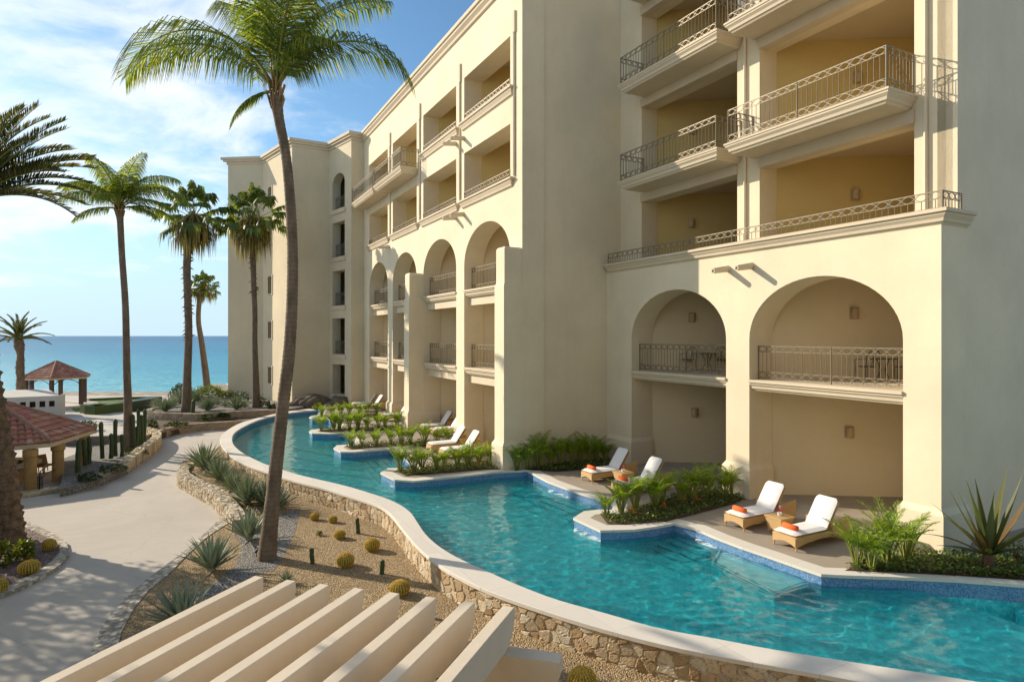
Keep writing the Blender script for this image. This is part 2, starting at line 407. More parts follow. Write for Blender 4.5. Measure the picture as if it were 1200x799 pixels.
def leafmat(name, c1, c2, c3=None, tr=.35, rough=.45):
    m = MatB(name); g = m.n('ShaderNodeNewGeometry'); oi = m.n('ShaderNodeObjectInfo')
    r = m.math('FRACT', m.math('ADD', g.outputs['Random Per Island'], m.math('MULTIPLY', oi.outputs['Random'], .37)))
    st = [(0, mul(c1, .7)), (.5, c1), (.88, c2), (1, c3 or c2)]
    a = m.ramp(r, st); m.col(a); m.rough(rough)
    t = m.n('ShaderNodeBsdfTranslucent'); m.l(m.mix(1.0, a, (1.3, 1.25, .5), 'MULTIPLY'), t.inputs['Color'])
    mx_ = m.n('ShaderNodeMixShader', {0: tr}); m.l(m.b.outputs[0], mx_.inputs[1]); m.l(t.outputs[0], mx_.inputs[2]); m.l(mx_.outputs[0], m.o.inputs['Surface'])
    return m.m
MAT['coco'] = leafmat('coconut_leaflets', (.14, .21, .035), (.30, .37, .06), (.62, .52, .09), .58)
MAT['date'] = leafmat('date_palm_leaflets', (.07, .085, .028), (.14, .14, .045), (.30, .21, .07), .3)
MAT['fan'] = leafmat('fan_palm_leaves', (.11, .17, .035), (.22, .28, .06), (.36, .34, .09), .4)
MAT['skirt'] = leafmat('drooping_old_fronds', (.22, .20, .045), (.34, .27, .08), (.42, .30, .13), .35)
MAT['areca'] = leafmat('areca_leaflets', (.22, .36, .025), (.38, .50, .05), (.58, .56, .10), .5)
MAT['cover'] = leafmat('ground_cover_leaves', (.10, .16, .03), (.22, .28, .055), (.38, .32, .12), .35)
MAT['agave'] = leafmat('agave_leaves', (.22, .28, .18), (.31, .37, .24), (.38, .40, .25), .08, .5)
MAT['agaveblue'] = leafmat('blue_agave_leaves', (.25, .32, .24), (.33, .39, .28), (.40, .43, .30), .05, .5)
MAT['shrub'] = leafmat('shrub_leaves', (.04, .075, .02), (.10, .15, .03), (.2, .22, .05), .25)
MAT['yellowshrub'] = leafmat('yellow_green_leaves', (.14, .19, .02), (.26, .30, .03), (.36, .36, .05), .35)
MAT['hedge'] = leafmat('hedge_leaves', (.09, .17, .018), (.16, .26, .03), (.24, .33, .045), .35)
MAT['brom'] = leafmat('bromeliad_leaves', (.10, .12, .035), (.19, .18, .05), (.24, .10, .05), .35)
MAT['stem'] = simple('areca_stems', (.22, .25, .05), .6)
def trunkmat(name, c1, c2, period=.16, amp=.8):
    m = MatB(name); v = m.obj(); sp = m.n('ShaderNodeSeparateXYZ'); m.l(v, sp.inputs[0])
    nz = m.noise(3, 4, .6, v)
    wv = m.math('FRACT', m.math('ADD', m.math('DIVIDE', sp.outputs[2], period), m.math('MULTIPLY', nz, .9)))
    f = m.noise(5, 5, .65, m.obj((1,1,.4)))
    a = m.mix(m.ramp(f, [(.35, 0), (.65, 1)]), c1, c2)
    a = m.mix(m.ramp(wv, [(0, .65), (.16, 0)]), a, mul(c1, .4))
    m.col(a); m.rough(.9); m.bump(m.math('ADD', m.math('MULTIPLY', wv, amp), m.noise(30, 4, .7, v)), .8, .03); return m.m
MAT['cocotrunk'] = trunkmat('coconut_trunk', (.15, .11, .075), (.27, .205, .145), .13)
MAT['fantrunk'] = trunkmat('fan_palm_trunk', (.13, .10, .07), (.23, .18, .13), .10)
MAT['datetrunk'] = trunkmat('date_palm_trunk', (.13, .085, .05), (.26, .18, .11), .22)
MAT['barrel'] = simple('barrel_cactus_skin', (.24, .22, .035), .6, 0, .2, 20, .3)
MAT['spine'] = simple('yellow_spines', (.78, .55, .10), .6)
MAT['cactus'] = simple('column_cactus_skin', (.055, .085, .035), .6, 0, .25, 9, .4)
MAT['tile'] = None
def tilemat():
    m = MatB('terracotta_tiles'); at_ = m.n('ShaderNodeAttribute'); at_.attribute_name = 'Col'
    g = m.noise(9, 5, .7, m.obj()); a = m.mix(m.math('MULTIPLY', m.ramp(g, [(.4, 0), (.75, 1)]), .4), at_.outputs['Color'], (.18,.11,.08))
    m.col(a); m.rough(.85); m.bump(m.noise(40, 4, .7, m.obj()), .4, .01); return m.m
MAT['tile'] = tilemat()

# ---------------------------------------------------------------- ground, sea, path
def flat(mb, poly, z):
    from mathutils.geometry import delaunay_2d_cdt
    P = [Vector((p[0], p[1])) for p in poly]; n = len(P)
    r = delaunay_2d_cdt(P, [(i, (i+1) % n) for i in range(n)], [], 1, 1e-5)
    tris = []
    for t in r[2]:
        a, b, c = (r[0][i] for i in t)
        tris.append(tuple(t) if (b-a).cross(c-a) > 0 else tuple(reversed(t)))
    mb.poly([(v.x, v.y, z) for v in r[0]], tris)
def sheet(name, poly, z, mat, kind='structure', thick=None):
    mb = MB()
    if thick: mb.prism(poly, z-thick, z)
    else:
        P = [Vector((p[0], p[1])) for p in poly]; n = len(P)
        if sum(P[i].x*P[(i+1) % n].y-P[(i+1) % n].x*P[i].y for i in range(n)) < 0: P.reverse()
        flat(mb, poly, z)
    o = mb.build(name, mat)
    return tag(o, kind=kind) if kind else o
def px(pts, z): return [G(x, y, z) for x, y in pts]
# terrain: one sheet running from behind the camera, down the beach and under the sea to the horizon
mb = MB(); ys = [-60, -5, 66, 72, 84, 100, 112, 400, 20000, 40000]; zs = [-2.4, -2.4, -.98, -1.15, -2.3, -3.55, -4.6, -12, -60, -60]
rows = []
for y, z in zip(ys, zs):
    wd = 300 + abs(y)*2.0
    rows.append([(-wd + 2*wd*k/24, y, z - (1.2 if False else 0)) for k in range(25)])
b = [p for r in rows for p in r]
mb.poly(b, [(j*25+i, j*25+i+1, (j+1)*25+i+1, (j+1)*25+i) for j in range(len(ys)-1) for i in range(24)])
tag(mb.build('ground', MAT['sand']), kind='structure')
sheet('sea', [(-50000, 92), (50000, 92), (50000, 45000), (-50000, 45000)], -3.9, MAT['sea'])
sheet('promenade', [(-70, 40), (-5, 40), (-5, 66), (-70, 66)], -.93, MAT['path'])
sheet('path', [(-60, -6), (-1, -6), (-1, 3), (-4, 13), (-7.3, 18), (-9.3, 24), (-13.1, 29), (-15.7, 33), (-17.0, 37), (-17.9, 42), (-19.5, 50), (-60, 50)], -.72, MAT['path'])
sheet('lawn', px([(84, 479), (103, 466.5), (180, 465), (176, 480), (96, 487)], -.90), -.90, MAT['lawn'])

# ---------------------------------------------------------------- rubble stone walls (real relief, one stone = one cell)
STONE_COLS = [(.62,.53,.38), (.54,.44,.29), (.66,.60,.47), (.46,.36,.23), (.58,.47,.33), (.50,.42,.31), (.70,.63,.50)]
def resample(pts, step):
    P = [np.array((p[0], p[1]), float) for p in pts]
    # smooth with Catmull-Rom, then walk at an even step
    Q = []
    for i in range(len(P)-1):
        p0, p1, p2, p3 = P[max(i-1,0)], P[i], P[i+1], P[min(i+2, len(P)-1)]
        for k in range(12):
            t = k/12; Q.append(.5*((2*p1)+(-p0+p2)*t+(2*p0-5*p1+4*p2-p3)*t*t+(-p0+3*p1-3*p2+p3)*t**3))
    Q.append(P[-1]); Q = np.array(Q)
    d = np.r_[0, np.cumsum(np.hypot(*np.diff(Q, axis=0).T))]; n = max(2, int(d[-1]/step))
    s = np.linspace(0, d[-1], n+1)
    return s, np.c_[np.interp(s, d, Q[:,0]), np.interp(s, d, Q[:,1])]
def stone_wall(name, pts, profile, step, cell, label=None, cat='stone wall', side=1, disp=.03, seed=1, parent=None, group=None, cols=STONE_COLS, aspect=1.25):
    """profile(f) -> list of (outward offset, z) along the cross-section, f = 0..1 along the wall"""
    s, P = resample(pts, step); n = len(s)
    T = np.gradient(P, axis=0); T /= np.hypot(T[:,0], T[:,1])[:,None]; Nn = np.c_[T[:,1], -T[:,0]]*side
    pr0 = np.array(profile(0.0)); seg = np.hypot(*np.diff(pr0, axis=0).T); tl = np.r_[0, np.cumsum(seg)]
    m = max(3, int(tl[-1]/step)); tt = np.linspace(0, tl[-1], m+1)
    # keep the corners of the cross-section sharp
    for c in tl[1:-1]: tt[np.argmin(abs(tt-c))] = c
    rs = np.random.RandomState(seed)
    nx, ny = int(s[-1]/(cell*aspect))+4, int(tl[-1]/cell)+4
    jx = rs.rand(nx, ny); jy = rs.rand(nx, ny); tone = rs.randint(0, len(cols), (nx, ny)); lum = .82+.36*rs.rand(nx, ny); tx = rs.randn(nx, ny)*.16; ty = rs.randn(nx, ny)*.16; hh = rs.rand(nx, ny)
    S, TT = np.meshgrid(s, tt, indexing='ij'); gx = S/(cell*aspect)+1; gy = TT/cell+1
    w_ = .18*np.sin(S*9.1+TT*5)+.12*np.sin(TT*17+S*3); gx = gx+w_*.5; gy = gy+.12*np.sin(S*11.7)
    ix = np.floor(gx).astype(int); iy = np.floor(gy).astype(int)
    d1 = np.full(S.shape, 9.); d2 = np.full(S.shape, 9.); cid = np.zeros(S.shape+(2,), int); off = np.zeros(S.shape+(2,))
    for a in (-1,0,1):
        for b_ in (-1,0,1):
            cx = np.clip(ix+a, 0, nx-1); cy = np.clip(iy+b_, 0, ny-1)
            dx = cx+.12+.76*jx[cx,cy]-gx; dy = cy+.12+.76*jy[cx,cy]-gy
            d = np.hypot(dx, dy); nw = d < d1
            d2 = np.where(nw, d1, np.minimum(d2, d)); 
            cid[nw] = np.stack([cx, cy], -1)[nw]; off[nw] = np.stack([dx, dy], -1)[nw]; d1 = np.where(nw, d, d1)
    e = np.clip((d2-d1)/.13, 0, 1); ci, cj = cid[...,0], cid[...,1]
    relief = e**.6*(.55+.6*hh[ci,cj]) + (off[...,0]*tx[ci,cj]+off[...,1]*ty[ci,cj])*e*1.6
    relief += .03*rs.randn(*S.shape)*e
    V = np.zeros(S.shape+(3,))
    for i in range(n):
        pr = np.array(profile(i/(n-1))); o_ = np.interp(tt, tl, pr[:,0]); z_ = np.interp(tt, tl, pr[:,1])
        do = np.gradient(o_); dz = np.gradient(z_); L = np.hypot(do, dz)+1e-9
        no, nz_ = dz/L, -do/L                     # outward normal of the cross-section going up the outer face
        r_ = (relief[i]-.55)*disp
        V[i,:,0] = P[i,0]+Nn[i,0]*(o_+no*r_); V[i,:,1] = P[i,1]+Nn[i,1]*(o_+no*r_); V[i,:,2] = z_+nz_*r_
    C = np.array(cols)[tone[ci,cj]]*lum[ci,cj][...,None]; mort = np.array((.42,.33,.21))
    k = np.clip((d2-d1)/.055, 0, 1)[...,None]; C = mort*(1-k)+C*k
    me = bpy.data.meshes.new(name); M1 = m+1
    idx = lambda i, j: i*M1+j
    F_ = [(idx(i,j), idx(i+1,j), idx(i+1,j+1), idx(i,j+1)) if side > 0 else (idx(i,j+1), idx(i+1,j+1), idx(i+1,j), idx(i,j)) for i in range(n-1) for j in range(m)]
    vv = V.reshape(-1, 3)
    if parent is not None: vv = vv - np.array(parent.location)
    base = len(vv); F_.append(tuple(idx(0, j) for j in range(M1))); F_.append(tuple(idx(n-1, j) for j in reversed(range(M1))))
    me.from_pydata(vv.tolist(), [], F_); me.materials.append(MAT['stone'])
    ca = me.color_attributes.new('Col', 'FLOAT_COLOR', 'POINT'); ca.data.foreach_set('color', np.c_[C.reshape(-1,3), np.ones(base)].ravel())
    me.update(); o = bpy.data.objects.new(name, me); COL.objects.link(o)
    if parent is not None: o.parent = parent
    if label: tag(o, label, cat, group)
    return o

# ---------------------------------------------------------------- the pool
RIM_OUT = [(372,478),(354,479.6),(336.4,482),(321,485),(302,489.6),(281.3,495.8),(267.5,503.4),(260.7,509.6),(258.6,515.5),(260.7,522),(270.3,533),(288,543.5),(313,552.5),(336,560),(364,568),(380,571.5),(413,581.7),(446.7,593),(460,603.3),(471.7,618),(486.7,636),(503,651.7),(521.7,665.5),(550,681),(583,695.5),(625,710),(666.7,723.5),(723,740),(773,753),(840,766.7),(900,777.5),(975,790),(1017,799),(1110,818),(1260,850),(1500,905)]
RIM_IN = [(372,480.3),(354,481.9),(335,484.2),(321,487),(302,492.2),(285.5,499.6),(274.4,507),(271.4,514.6),(274.4,522.6),(285.5,531.5),(302,540),(313,544.6),(328,549.5),(350,556.2),(377.8,562.8),(400,568),(413,571.5),(446.7,582),(466.7,590.5),(480,600),(488,611.5),(498,626),(513,639.5),(535,653),(575,671.5),(608,686),(650,702),(700,716),(723,722.5),(773,736.5),(840,748.5),(900,760),(1000,776),(1100,791.5),(1200,808),(1400,842),(1650,890)]
so, PO = resample(px(RIM_OUT, 0), .3); si, PI_ = resample(px(RIM_IN, 0), .3)
NR = 150
def even(s, P, n):
    t = np.linspace(0, s[-1], n+1); return np.c_[np.interp(t, s, P[:,0]), np.interp(t, s, P[:,1])]
# pair the two curves: for each inner point its nearest outer point keeps the width even
PIe = even(si, PI_, NR); Dm = ((PO[None]-PIe[:,None])**2).sum(-1); near = np.maximum.accumulate(Dm.argmin(1)); POe = PO[near]
for _ in range(3): POe[1:-1] = (POe[:-2]+POe[1:-1]*2+POe[2:])/4
WZ = -.26      # water level
PF = -.82     # pool floor
pool = empty('swimming_pool', (0, 15, 0), 'long free-form turquoise swimming pool with a pale stone rim beside the cream hotel', 'pool')
mb = MB()      # rim coping: a slab 7 cm thick with a small overhang
def ring(P, z): return [(p[0], p[1], z) for p in P]
Nd = (POe-PIe); Nd /= np.hypot(Nd[:,0], Nd[:,1])[:,None]
A0 = POe+Nd*.035; B0 = PIe-Nd*.03
n = NR+1
mb.poly(ring(B0, -.08)+ring(B0, -.008)+ring(B0+Nd*.012, .0)+ring(A0-Nd*.012, .0)+ring(A0, -.008)+ring(A0, -.08),
        [(k*n+i, k*n+i+1, (k+1)*n+i+1, (k+1)*n+i) for k in range(5) for i in range(NR)] + [(5*n+i, 5*n+i+1, i+1, i) for i in range(NR)])
mb.build('rim_coping', MAT['coping'], pool)
mb = MB()      # inner face of the rim wall, tiled down to the pool floor
L = 0
for i in range(NR):
    a, b_ = PIe[i], PIe[i+1]; d = float(np.hypot(*(b_-a)))
    for z0, z1 in ((PF, -.34), (-.34, -.08)):
        mb.cur = 0 if z0 == PF else 1
        mb.face([(a[0],a[1],z0),(b_[0],b_[1],z0),(b_[0],b_[1],z1),(a[0],a[1],z1)], [(L,z0),(L+d,z0),(L+d,z1),(L,z1)])
    L += d
mb.build('rim_wall_tiles', [MAT['pooltile'], MAT['bluetile']], pool)
stone_wall('rim_wall', [tuple(p) for p in POe[::2]], lambda f: [(0, -.95), (0, -.08)],   .024, .20, side=1, disp=.04, seed=5, cols=[(.60,.47,.30),(.52,.39,.23),(.66,.56,.39),(.46,.33,.19),(.57,.45,.29),(.50,.40,.27),(.68,.60,.45),(.40,.27,.14)], parent=pool)
# deck: everything between the pool and the hotel, its edge as in the photo (from the sea end towards the camera)
DECK = [(372.8,477.5),(376,481.5),(372,486.5),(366,486.8),(362.7,488.8),(366,490.2),(376.8,490.4),(385,491),(395,497.5),(388,502.6),(374,502.6),(364.7,503.5),(362.7,505.6),(366,507.6),(385,508),(401,507.2),(409,509.5),(417,517),(414,520.6),(406,521),(395.5,521.6),(391.5,525),(399.5,529.2),(414,529.2),(437,527.3),(459.8,525.6),(468,531),(485,545.5),(482,548.3),(470,548.5),(455,548.5),(446.7,553.6),(463,561.7),(485,563.3),(530,558.6),(580,553),(618,550.7),(642.5,563.8),(672.6,575),(700,583.5),(720,591),(718,597.3),(701.7,597.3),(685,599),(673,606.7),(704,621),(743,620),(768,616.5),(790,612.5),(815,618.5),(840,629.3),(870,640.5),(900,650.5),(930,661),(962.5,672),(980,673),(1050,675.5),(1120,678.5),(1200,684.5),(1330,696),(1500,712)]
deck_edge = px(DECK, 0)
back = [F(30, -1), F(30, 55), F(10.0, 55)]
deck_poly = [p for p in deck_edge] + [F(30, -4)] + [F(30, 52), F(8, 52)]
def inset(poly, d):
    P = [Vector((p[0], p[1])) for p in poly]; n = len(P)
    a = sum(P[i].x*P[(i+1) % n].y-P[(i+1) % n].x*P[i].y for i in range(n)); sg = 1 if a > 0 else -1; Q = []
    for i in range(n):
        e1 = (P[i]-P[i-1]).normalized(); e2 = (P[(i+1) % n]-P[i]).normalized()
        n1 = Vector((-e1.y, e1.x))*sg; n2 = Vector((-e2.y, e2.x))*sg; b_ = (n1+n2)
        if b_.length < .3: b_ = n1
        b_.normalize(); Q.append(P[i]+b_*d/max(.5, b_.dot(n1)))
    return Q
deck = empty('pool_deck', (5, 20, 0), 'sandstone pool deck with stepped planter peninsulas', 'deck'); tag(deck, kind='structure')
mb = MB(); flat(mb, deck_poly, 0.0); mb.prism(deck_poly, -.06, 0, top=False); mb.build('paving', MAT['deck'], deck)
# pale coping stones along the deck edge, 4 mm above the paving
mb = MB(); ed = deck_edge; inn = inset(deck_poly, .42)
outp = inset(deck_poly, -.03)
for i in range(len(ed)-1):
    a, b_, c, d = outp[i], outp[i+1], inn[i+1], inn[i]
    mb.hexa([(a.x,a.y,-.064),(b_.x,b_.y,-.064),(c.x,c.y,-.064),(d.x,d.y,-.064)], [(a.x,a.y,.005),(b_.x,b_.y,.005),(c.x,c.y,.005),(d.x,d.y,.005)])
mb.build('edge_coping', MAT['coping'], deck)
mb = MB(); P = deck_poly; L = 0
for i in range(len(ed)-1):
    a, b_ = P[i], P[i+1]; d = (b_-a).length
    for z0, z1, c in ((PF, -.40, 0), (-.40, -.06, 1)):
        mb.cur = c; mb.face([(a.x,a.y,z0),(a.x,a.y,z1),(b_.x,b_.y,z1),(b_.x,b_.y,z0)], [(L,z0),(L,z1),(L+d,z1),(L+d,z0)])
    L += d
mb.build('pool_side_tiles', [MAT['pooltile'], MAT['bluetile']], deck)
# water surface, pool floor
loop = [tuple((PIe[i]+POe[i])/2) for i in range(0, NR+1, 2)]
cover = loop + [tuple(F(19, -6)[:2]), tuple(F(19, 40)[:2]), tuple(F(10, 52)[:2]), tuple(F(8.2, 52)[:2])]
rsw = np.random.RandomState(4)
def waves(x, y):
    h = np.zeros_like(x); calm = 1/(1+np.exp((y-27)/3.0))*.8+.2
    for k in range(46):
        lam = .14*(7.5**rsw.rand()); a = rsw.rand()*2*np.pi; ph = rsw.rand()*6.28; kk = 2*np.pi/lam
        h += lam*.0052*(1.25 if lam < .4 else .8)*np.sin(kk*(x*np.cos(a)+y*np.sin(a))+ph+.8*np.sin(.7*x*np.sin(a)-.9*y*np.cos(a)+ph))
    return h*calm
def inpoly(x, y, P):
    r = np.zeros(x.shape, bool); j = len(P)-1
    for i in range(len(P)):
        xi, yi = P[i][0], P[i][1]; xj, yj = P[j][0], P[j][1]
        if yi != yj: r ^= ((yi > y) != (yj > y)) & (x < (xj-xi)*(y-yi)/(yj-yi)+xi)
        j = i
    return r
gs = .075; gx_, gy_ = np.meshgrid(np.arange(-18, 18, gs), np.arange(6, 49, gs), indexing='ij'); ok = inpoly(gx_+gs/2, gy_+gs/2, cover) & (SA*gx_+CA*gy_ < 14.5)
hz_ = waves(gx_, gy_)+WZ; ii, jj = np.nonzero(ok[:-1,:-1]); ny_ = gx_.shape[1]
idx4 = np.stack([ii*ny_+jj, (ii+1)*ny_+jj, (ii+1)*ny_+jj+1, ii*ny_+jj+1], 1); uq, inv = np.unique(idx4, return_inverse=True)
me = bpy.data.meshes.new('pool_water'); co = np.stack([gx_.ravel()[uq], gy_.ravel()[uq], hz_.ravel()[uq]], 1)
me.from_pydata(co.tolist(), [], inv.reshape(-1, 4).tolist()); me.polygons.foreach_set('use_smooth', [True]*len(me.polygons)); me.materials.append(MAT['water']); me.update()
o = bpy.data.objects.new('pool_water', me); COL.objects.link(o); tag(o, kind='structure'); o.cycles.is_caustics_caster = True
mb = MB(); flat(mb, cover, PF); mb.build('pool_floor', MAT['pooltile'], pool).cycles.is_caustics_receiver = True
# sun ledge under water in front of the two nearest loungers, with a dark tile line on its edge
led = px([(846,640),(833,661.5),(906.7,699),(963,681),(963,672),(900,650.5)], -.36)
mb = MB(); mb.cur = 0; mb.prism(led, PF, -.36, sides=False); mb.cur = 1; mb.prism(led, PF, -.36, top=False); mb.build('sun_ledge', [MAT['ledge'], MAT['pooltile']], pool).cycles.is_caustics_receiver = True
mb = MB(); li = inset(led, .05)
for i in (0, 1, 2):
    a, b_, c, d = li[i], li[i+1], inset(led, .11)[i+1], inset(led, .11)[i]
    mb.hexa([(q.x,q.y,-.36) for q in (a,b_,c,d)], [(q.x,q.y,-.352) for q in (a,b_,c,d)])
mb.build('ledge_line', MAT['linetile'], pool)
# submerged steps in the notches
def steps(pA, pB, n, run=.34):
    "steps going down from deck edge segment pA-pB (plan) towards the pool"
    a, b_ = pA.copy(), pB.copy(); a.z = b_.z = 0
    e = (b_-a).normalized(); nn = Vector((e.y, -e.x, 0))
    if nn.dot(-PDIR) < 0: nn = -nn
    mb.cur = 0
    for k in range(n):
        z = -.48-.08*k; r0, r1 = run*k, run*(k+1); q = [a+nn*r0, b_+nn*r0, b_+nn*r1, a+nn*r1]
        mb.cur = 0; mb.prism(q, PF, z)
        q = [a+nn*(r1-.07), b_+nn*(r1-.07), b_+nn*(r1-.015), a+nn*(r1-.015)]
        mb.cur = 1; mb.prism(q, z, z+.006)
for q1, q2, n_ in ((G(796,614.5), G(838,628.5), 4), (G(648,566), G(694,582), 4), (G(463,529), G(483,544), 4), (G(411,511), G(417,517), 3), (G(1190,686), G(1330,698), 4)):
    mb = MB(); steps(q1, q2, n_); mb.build('submerged_steps', [MAT['pooltile'], MAT['darktile']], pool)
mb = MB()   # dark tile line that crosses the pool floor
def fline(pts, z, w=.07):
    P = px(pts, z)
    for a, b_ in zip(P[:-1], P[1:]):
        e = (b_-a).normalized(); q = Vector((-e.y, e.x, 0))*w; mb.face([a-q, b_-q, b_+q, a+q])
fline([(303,529),(340,535),(390,545),(430,553),(470,566),(520,590)], PF+.005)
mb.build('floor_line', MAT['darktile'], pool)

# ---------------------------------------------------------------- hotel
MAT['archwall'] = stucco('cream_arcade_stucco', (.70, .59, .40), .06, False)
hotel = empty('hotel_building', (8, 22, 0), 'large cream stucco resort hotel with arcades, balconies and towers beside the pool', 'hotel')
def facade(mb, D0, D1, u0, u1, z0, z1, ops, seg=28):
    """wall solid between D0 and D1 with openings: ops = [(ua, ub, [(za, zb, spring or None), ...])]"""
    edges = sorted(ops, key=lambda o: o[0]); cur = u0
    for ua, ub, ol in edges:
        if ua > cur: mb.fbox(D0, D1, cur, ua, z0, z1)
        zc = z0
        for za, zb, sp in sorted(ol, key=lambda o: o[0]):
            if za > zc: mb.fbox(D0, D1, ua, ub, zc, za)
            if sp is None: zc = zb
            else:       # arch: elliptical head from sp to zb, spandrel slices up to the next solid
                zt = zb+.02; c = (ua+ub)/2; r = (ub-ua)/2; pts = []
                for k in range(seg+1):
                    t = math.pi*k/seg; pts.append((c-r*math.cos(t), sp+(zb-sp)*math.sin(t)))
                for (p0, q0), (p1, q1) in zip(pts[:-1], pts[1:]):
                    mb.face([F(D0,p1,q1), F(D0,p0,q0), F(D0,p0,zt), F(D0,p1,zt)])
                    mb.face([F(D1,p0,q0), F(D1,p1,q1), F(D1,p1,zt), F(D1,p0,zt)])
                    mb.face([F(D0,p0,q0), F(D0,p1,q1), F(D1,p1,q1), F(D1,p0,q0)])
                zc = zt
        if zc < z1: mb.fbox(D0, D1, ua, ub, zc, z1)
        cur = ub
    if cur < u1: mb.fbox(D0, D1, cur, u1, z0, z1)
DN, DU, DB = 16.63, 17.4, 16.15        # near block: arcade, upper wall, balcony fronts
DF, DFB = 12.3, 11.2                   # far block: facade, balcony fronts
UN, UC = 8.7, 22.42                    # corner of the near block, corner of the far block
ARN = [(9.63, 14.63), (15.63, 20.78)]
UPN = [(9.78, 14.87), (15.84, 21.06)]
ARF = [(23.48, 28.4), (29.41, 34.35), (35.5, 40.3), (41.45, 46.2)]
ZF = [0, 3.95, 7.9, 11.85, 15.9, 19.85]
ZG = [0, 3.85, 7.65, 11.45, 15.3, 19.1]
# near arcade wall
mb = MB(); facade(mb, DN, DN+1.1, UN, 27, -1.0, 8.2, [(a, b_, [(-.9, 7.17, 5.3)]) for a, b_ in ARN])
# plinths of the piers, chamfered top
def plinth(mb, D0, D1, u0, u1, zt=1.1, pr=.10):
    mb.mould(D0-pr, D1, u0-pr, u1+pr, [(0, 0.002), (0, zt-.16), (pr-.004, zt)])
wall_near = mb.build('arcade_wall', MAT['stucco'], hotel)
for a, b_ in ((UN+.0, 9.63), (14.63, 15.63), (20.78, 22.3)): mb = MB(); plinth(mb, DN, DN+1.05, a, b_); mb.build('pier_plinth', MAT['stucco'], hotel)
# near upper wall
mb = MB(); facade(mb, DU, DU+.85, UN+.13, 27, 7.6, 26, [(a, b_, [(7.9, 11.2, None), (11.85, 15.25, None), (15.9, 19.2, None), (19.85, 23, None)]) for a, b_ in UPN])
mb.build('upper_wall', MAT['stucco'], hotel)
# side walls facing the camera (near corner and far corner) with their thin front return
mb = MB(); mb.fbox(DN+1.14, 34, UN+.10, UN+.5, -1, 26); mb.fbox(DU, DN+1.135, UN+.02, UN+.5, 8.0, 26); mb.build('side_wall', MAT['stucco'], hotel)
mb = MB(); mb.fbox(DF+1.06, 20, UC+.09, UC+.5, -1, 24); mb.fbox(19.9, 34, UC+.1, UC+.5, -1, 26)
mb.build('side_wall', MAT['stucco'], hotel)
mb = MB(); mb.mould(DF-.06, DF+1.1, UC-.08, UC+.1, [(0, .002), (0, 1.0), (.07, 1.12)]); mb.build('wall_base', MAT['stucco'], hotel); mb = MB(); mb.mould(DN+.6, DN+1.2, UN-.07, UN+.2, [(0, .002), (0, .95), (.066, 1.1)]); mb.build('wall_base', MAT['stucco'], hotel)
# oblique back walls of the loggias, ceilings, floors, partitions
BDIR = Vector((.996, -.087, 0))
def bay(u0, u1, D0, zs, depth=8.0, thick=.15):
    "one stack of loggias behind an opening: back wall runs obliquely from the left jamb"
    p = F(D0, u1+.03); q = p+BDIR*depth; nrm = Vector((-BDIR.y, BDIR.x, 0))
    mw = MB(); mw.hexa([(v.x, v.y, zs[0]) for v in (p, q, q+nrm*thick, p+nrm*thick)], [(v.x, v.y, zs[-1]) for v in (p, q, q+nrm*thick, p+nrm*thick)])
    mw.fbox(D0-.2, D0+depth*.83, u0-.25, u0-.06, zs[0], zs[-1])
    return mw
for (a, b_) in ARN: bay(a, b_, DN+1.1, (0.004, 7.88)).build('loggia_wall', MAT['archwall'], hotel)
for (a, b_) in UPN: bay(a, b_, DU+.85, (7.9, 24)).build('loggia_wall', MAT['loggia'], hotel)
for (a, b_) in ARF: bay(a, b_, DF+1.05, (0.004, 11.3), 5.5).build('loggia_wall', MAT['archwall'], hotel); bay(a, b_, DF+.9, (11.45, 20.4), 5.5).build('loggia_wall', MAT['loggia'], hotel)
mb = MB()
for z in ZF[1:]:
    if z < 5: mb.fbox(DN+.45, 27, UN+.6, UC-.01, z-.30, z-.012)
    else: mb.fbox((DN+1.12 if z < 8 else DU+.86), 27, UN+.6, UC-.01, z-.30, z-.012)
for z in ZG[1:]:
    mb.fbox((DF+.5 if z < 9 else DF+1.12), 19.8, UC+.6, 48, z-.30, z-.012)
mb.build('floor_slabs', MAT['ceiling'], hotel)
mb = MB(); mb.fbox(DF+.6, 22, UC+.55, 48, 20.3, 20.6); mb.fbox(DU+.7, 30, UN+.4, UC+.5, 25, 25.4); mb.fbox(26.6, 27, UN+.6, UC, 0, 25); mb.fbox(19.6, 19.85, UC+.6, 48, 0, 20.3)
mb.build('roof', MAT['white_stucco'], hotel)
# far block facade
ops = [(a, b_, [(-.9, 10.64, 8.85), (12.05, 14.42, None), (15.9 if i < 2 else 15.3, 18.15, None)]) for i, (a, b_) in enumerate(ARF)]
mb = MB(); facade(mb, DF, DF+1.05, UC, 47.7, -1, 20.62, ops); mb.build('far_facade_wall', MAT['stucco'], hotel)
for a, b_ in ((28.4, 29.41), (34.35, 35.5), (40.3, 41.45)): mb = MB(); plinth(mb, DF, DF+1.0, a, b_, 1.0); mb.build('pier_plinth', MAT['stucco'], hotel)
for u0, u1 in ((UC+.03, UC+.80), (34.45, 35.25)):       # buttresses
    mb = MB(); mb.mould(DF-.85, DF+.02, u0-.04, u1+.04, [(0, -.5), (0, 7.45), (.05, 7.58), (.05, 8.95), (.10, 9.03)])
    mb.mould(DF-.95, DF+.01, u0-.13, u1+.13, [(0, .002), (0, .95), (.09, 1.1)]); mb.build('buttress', MAT['stucco'], hotel)
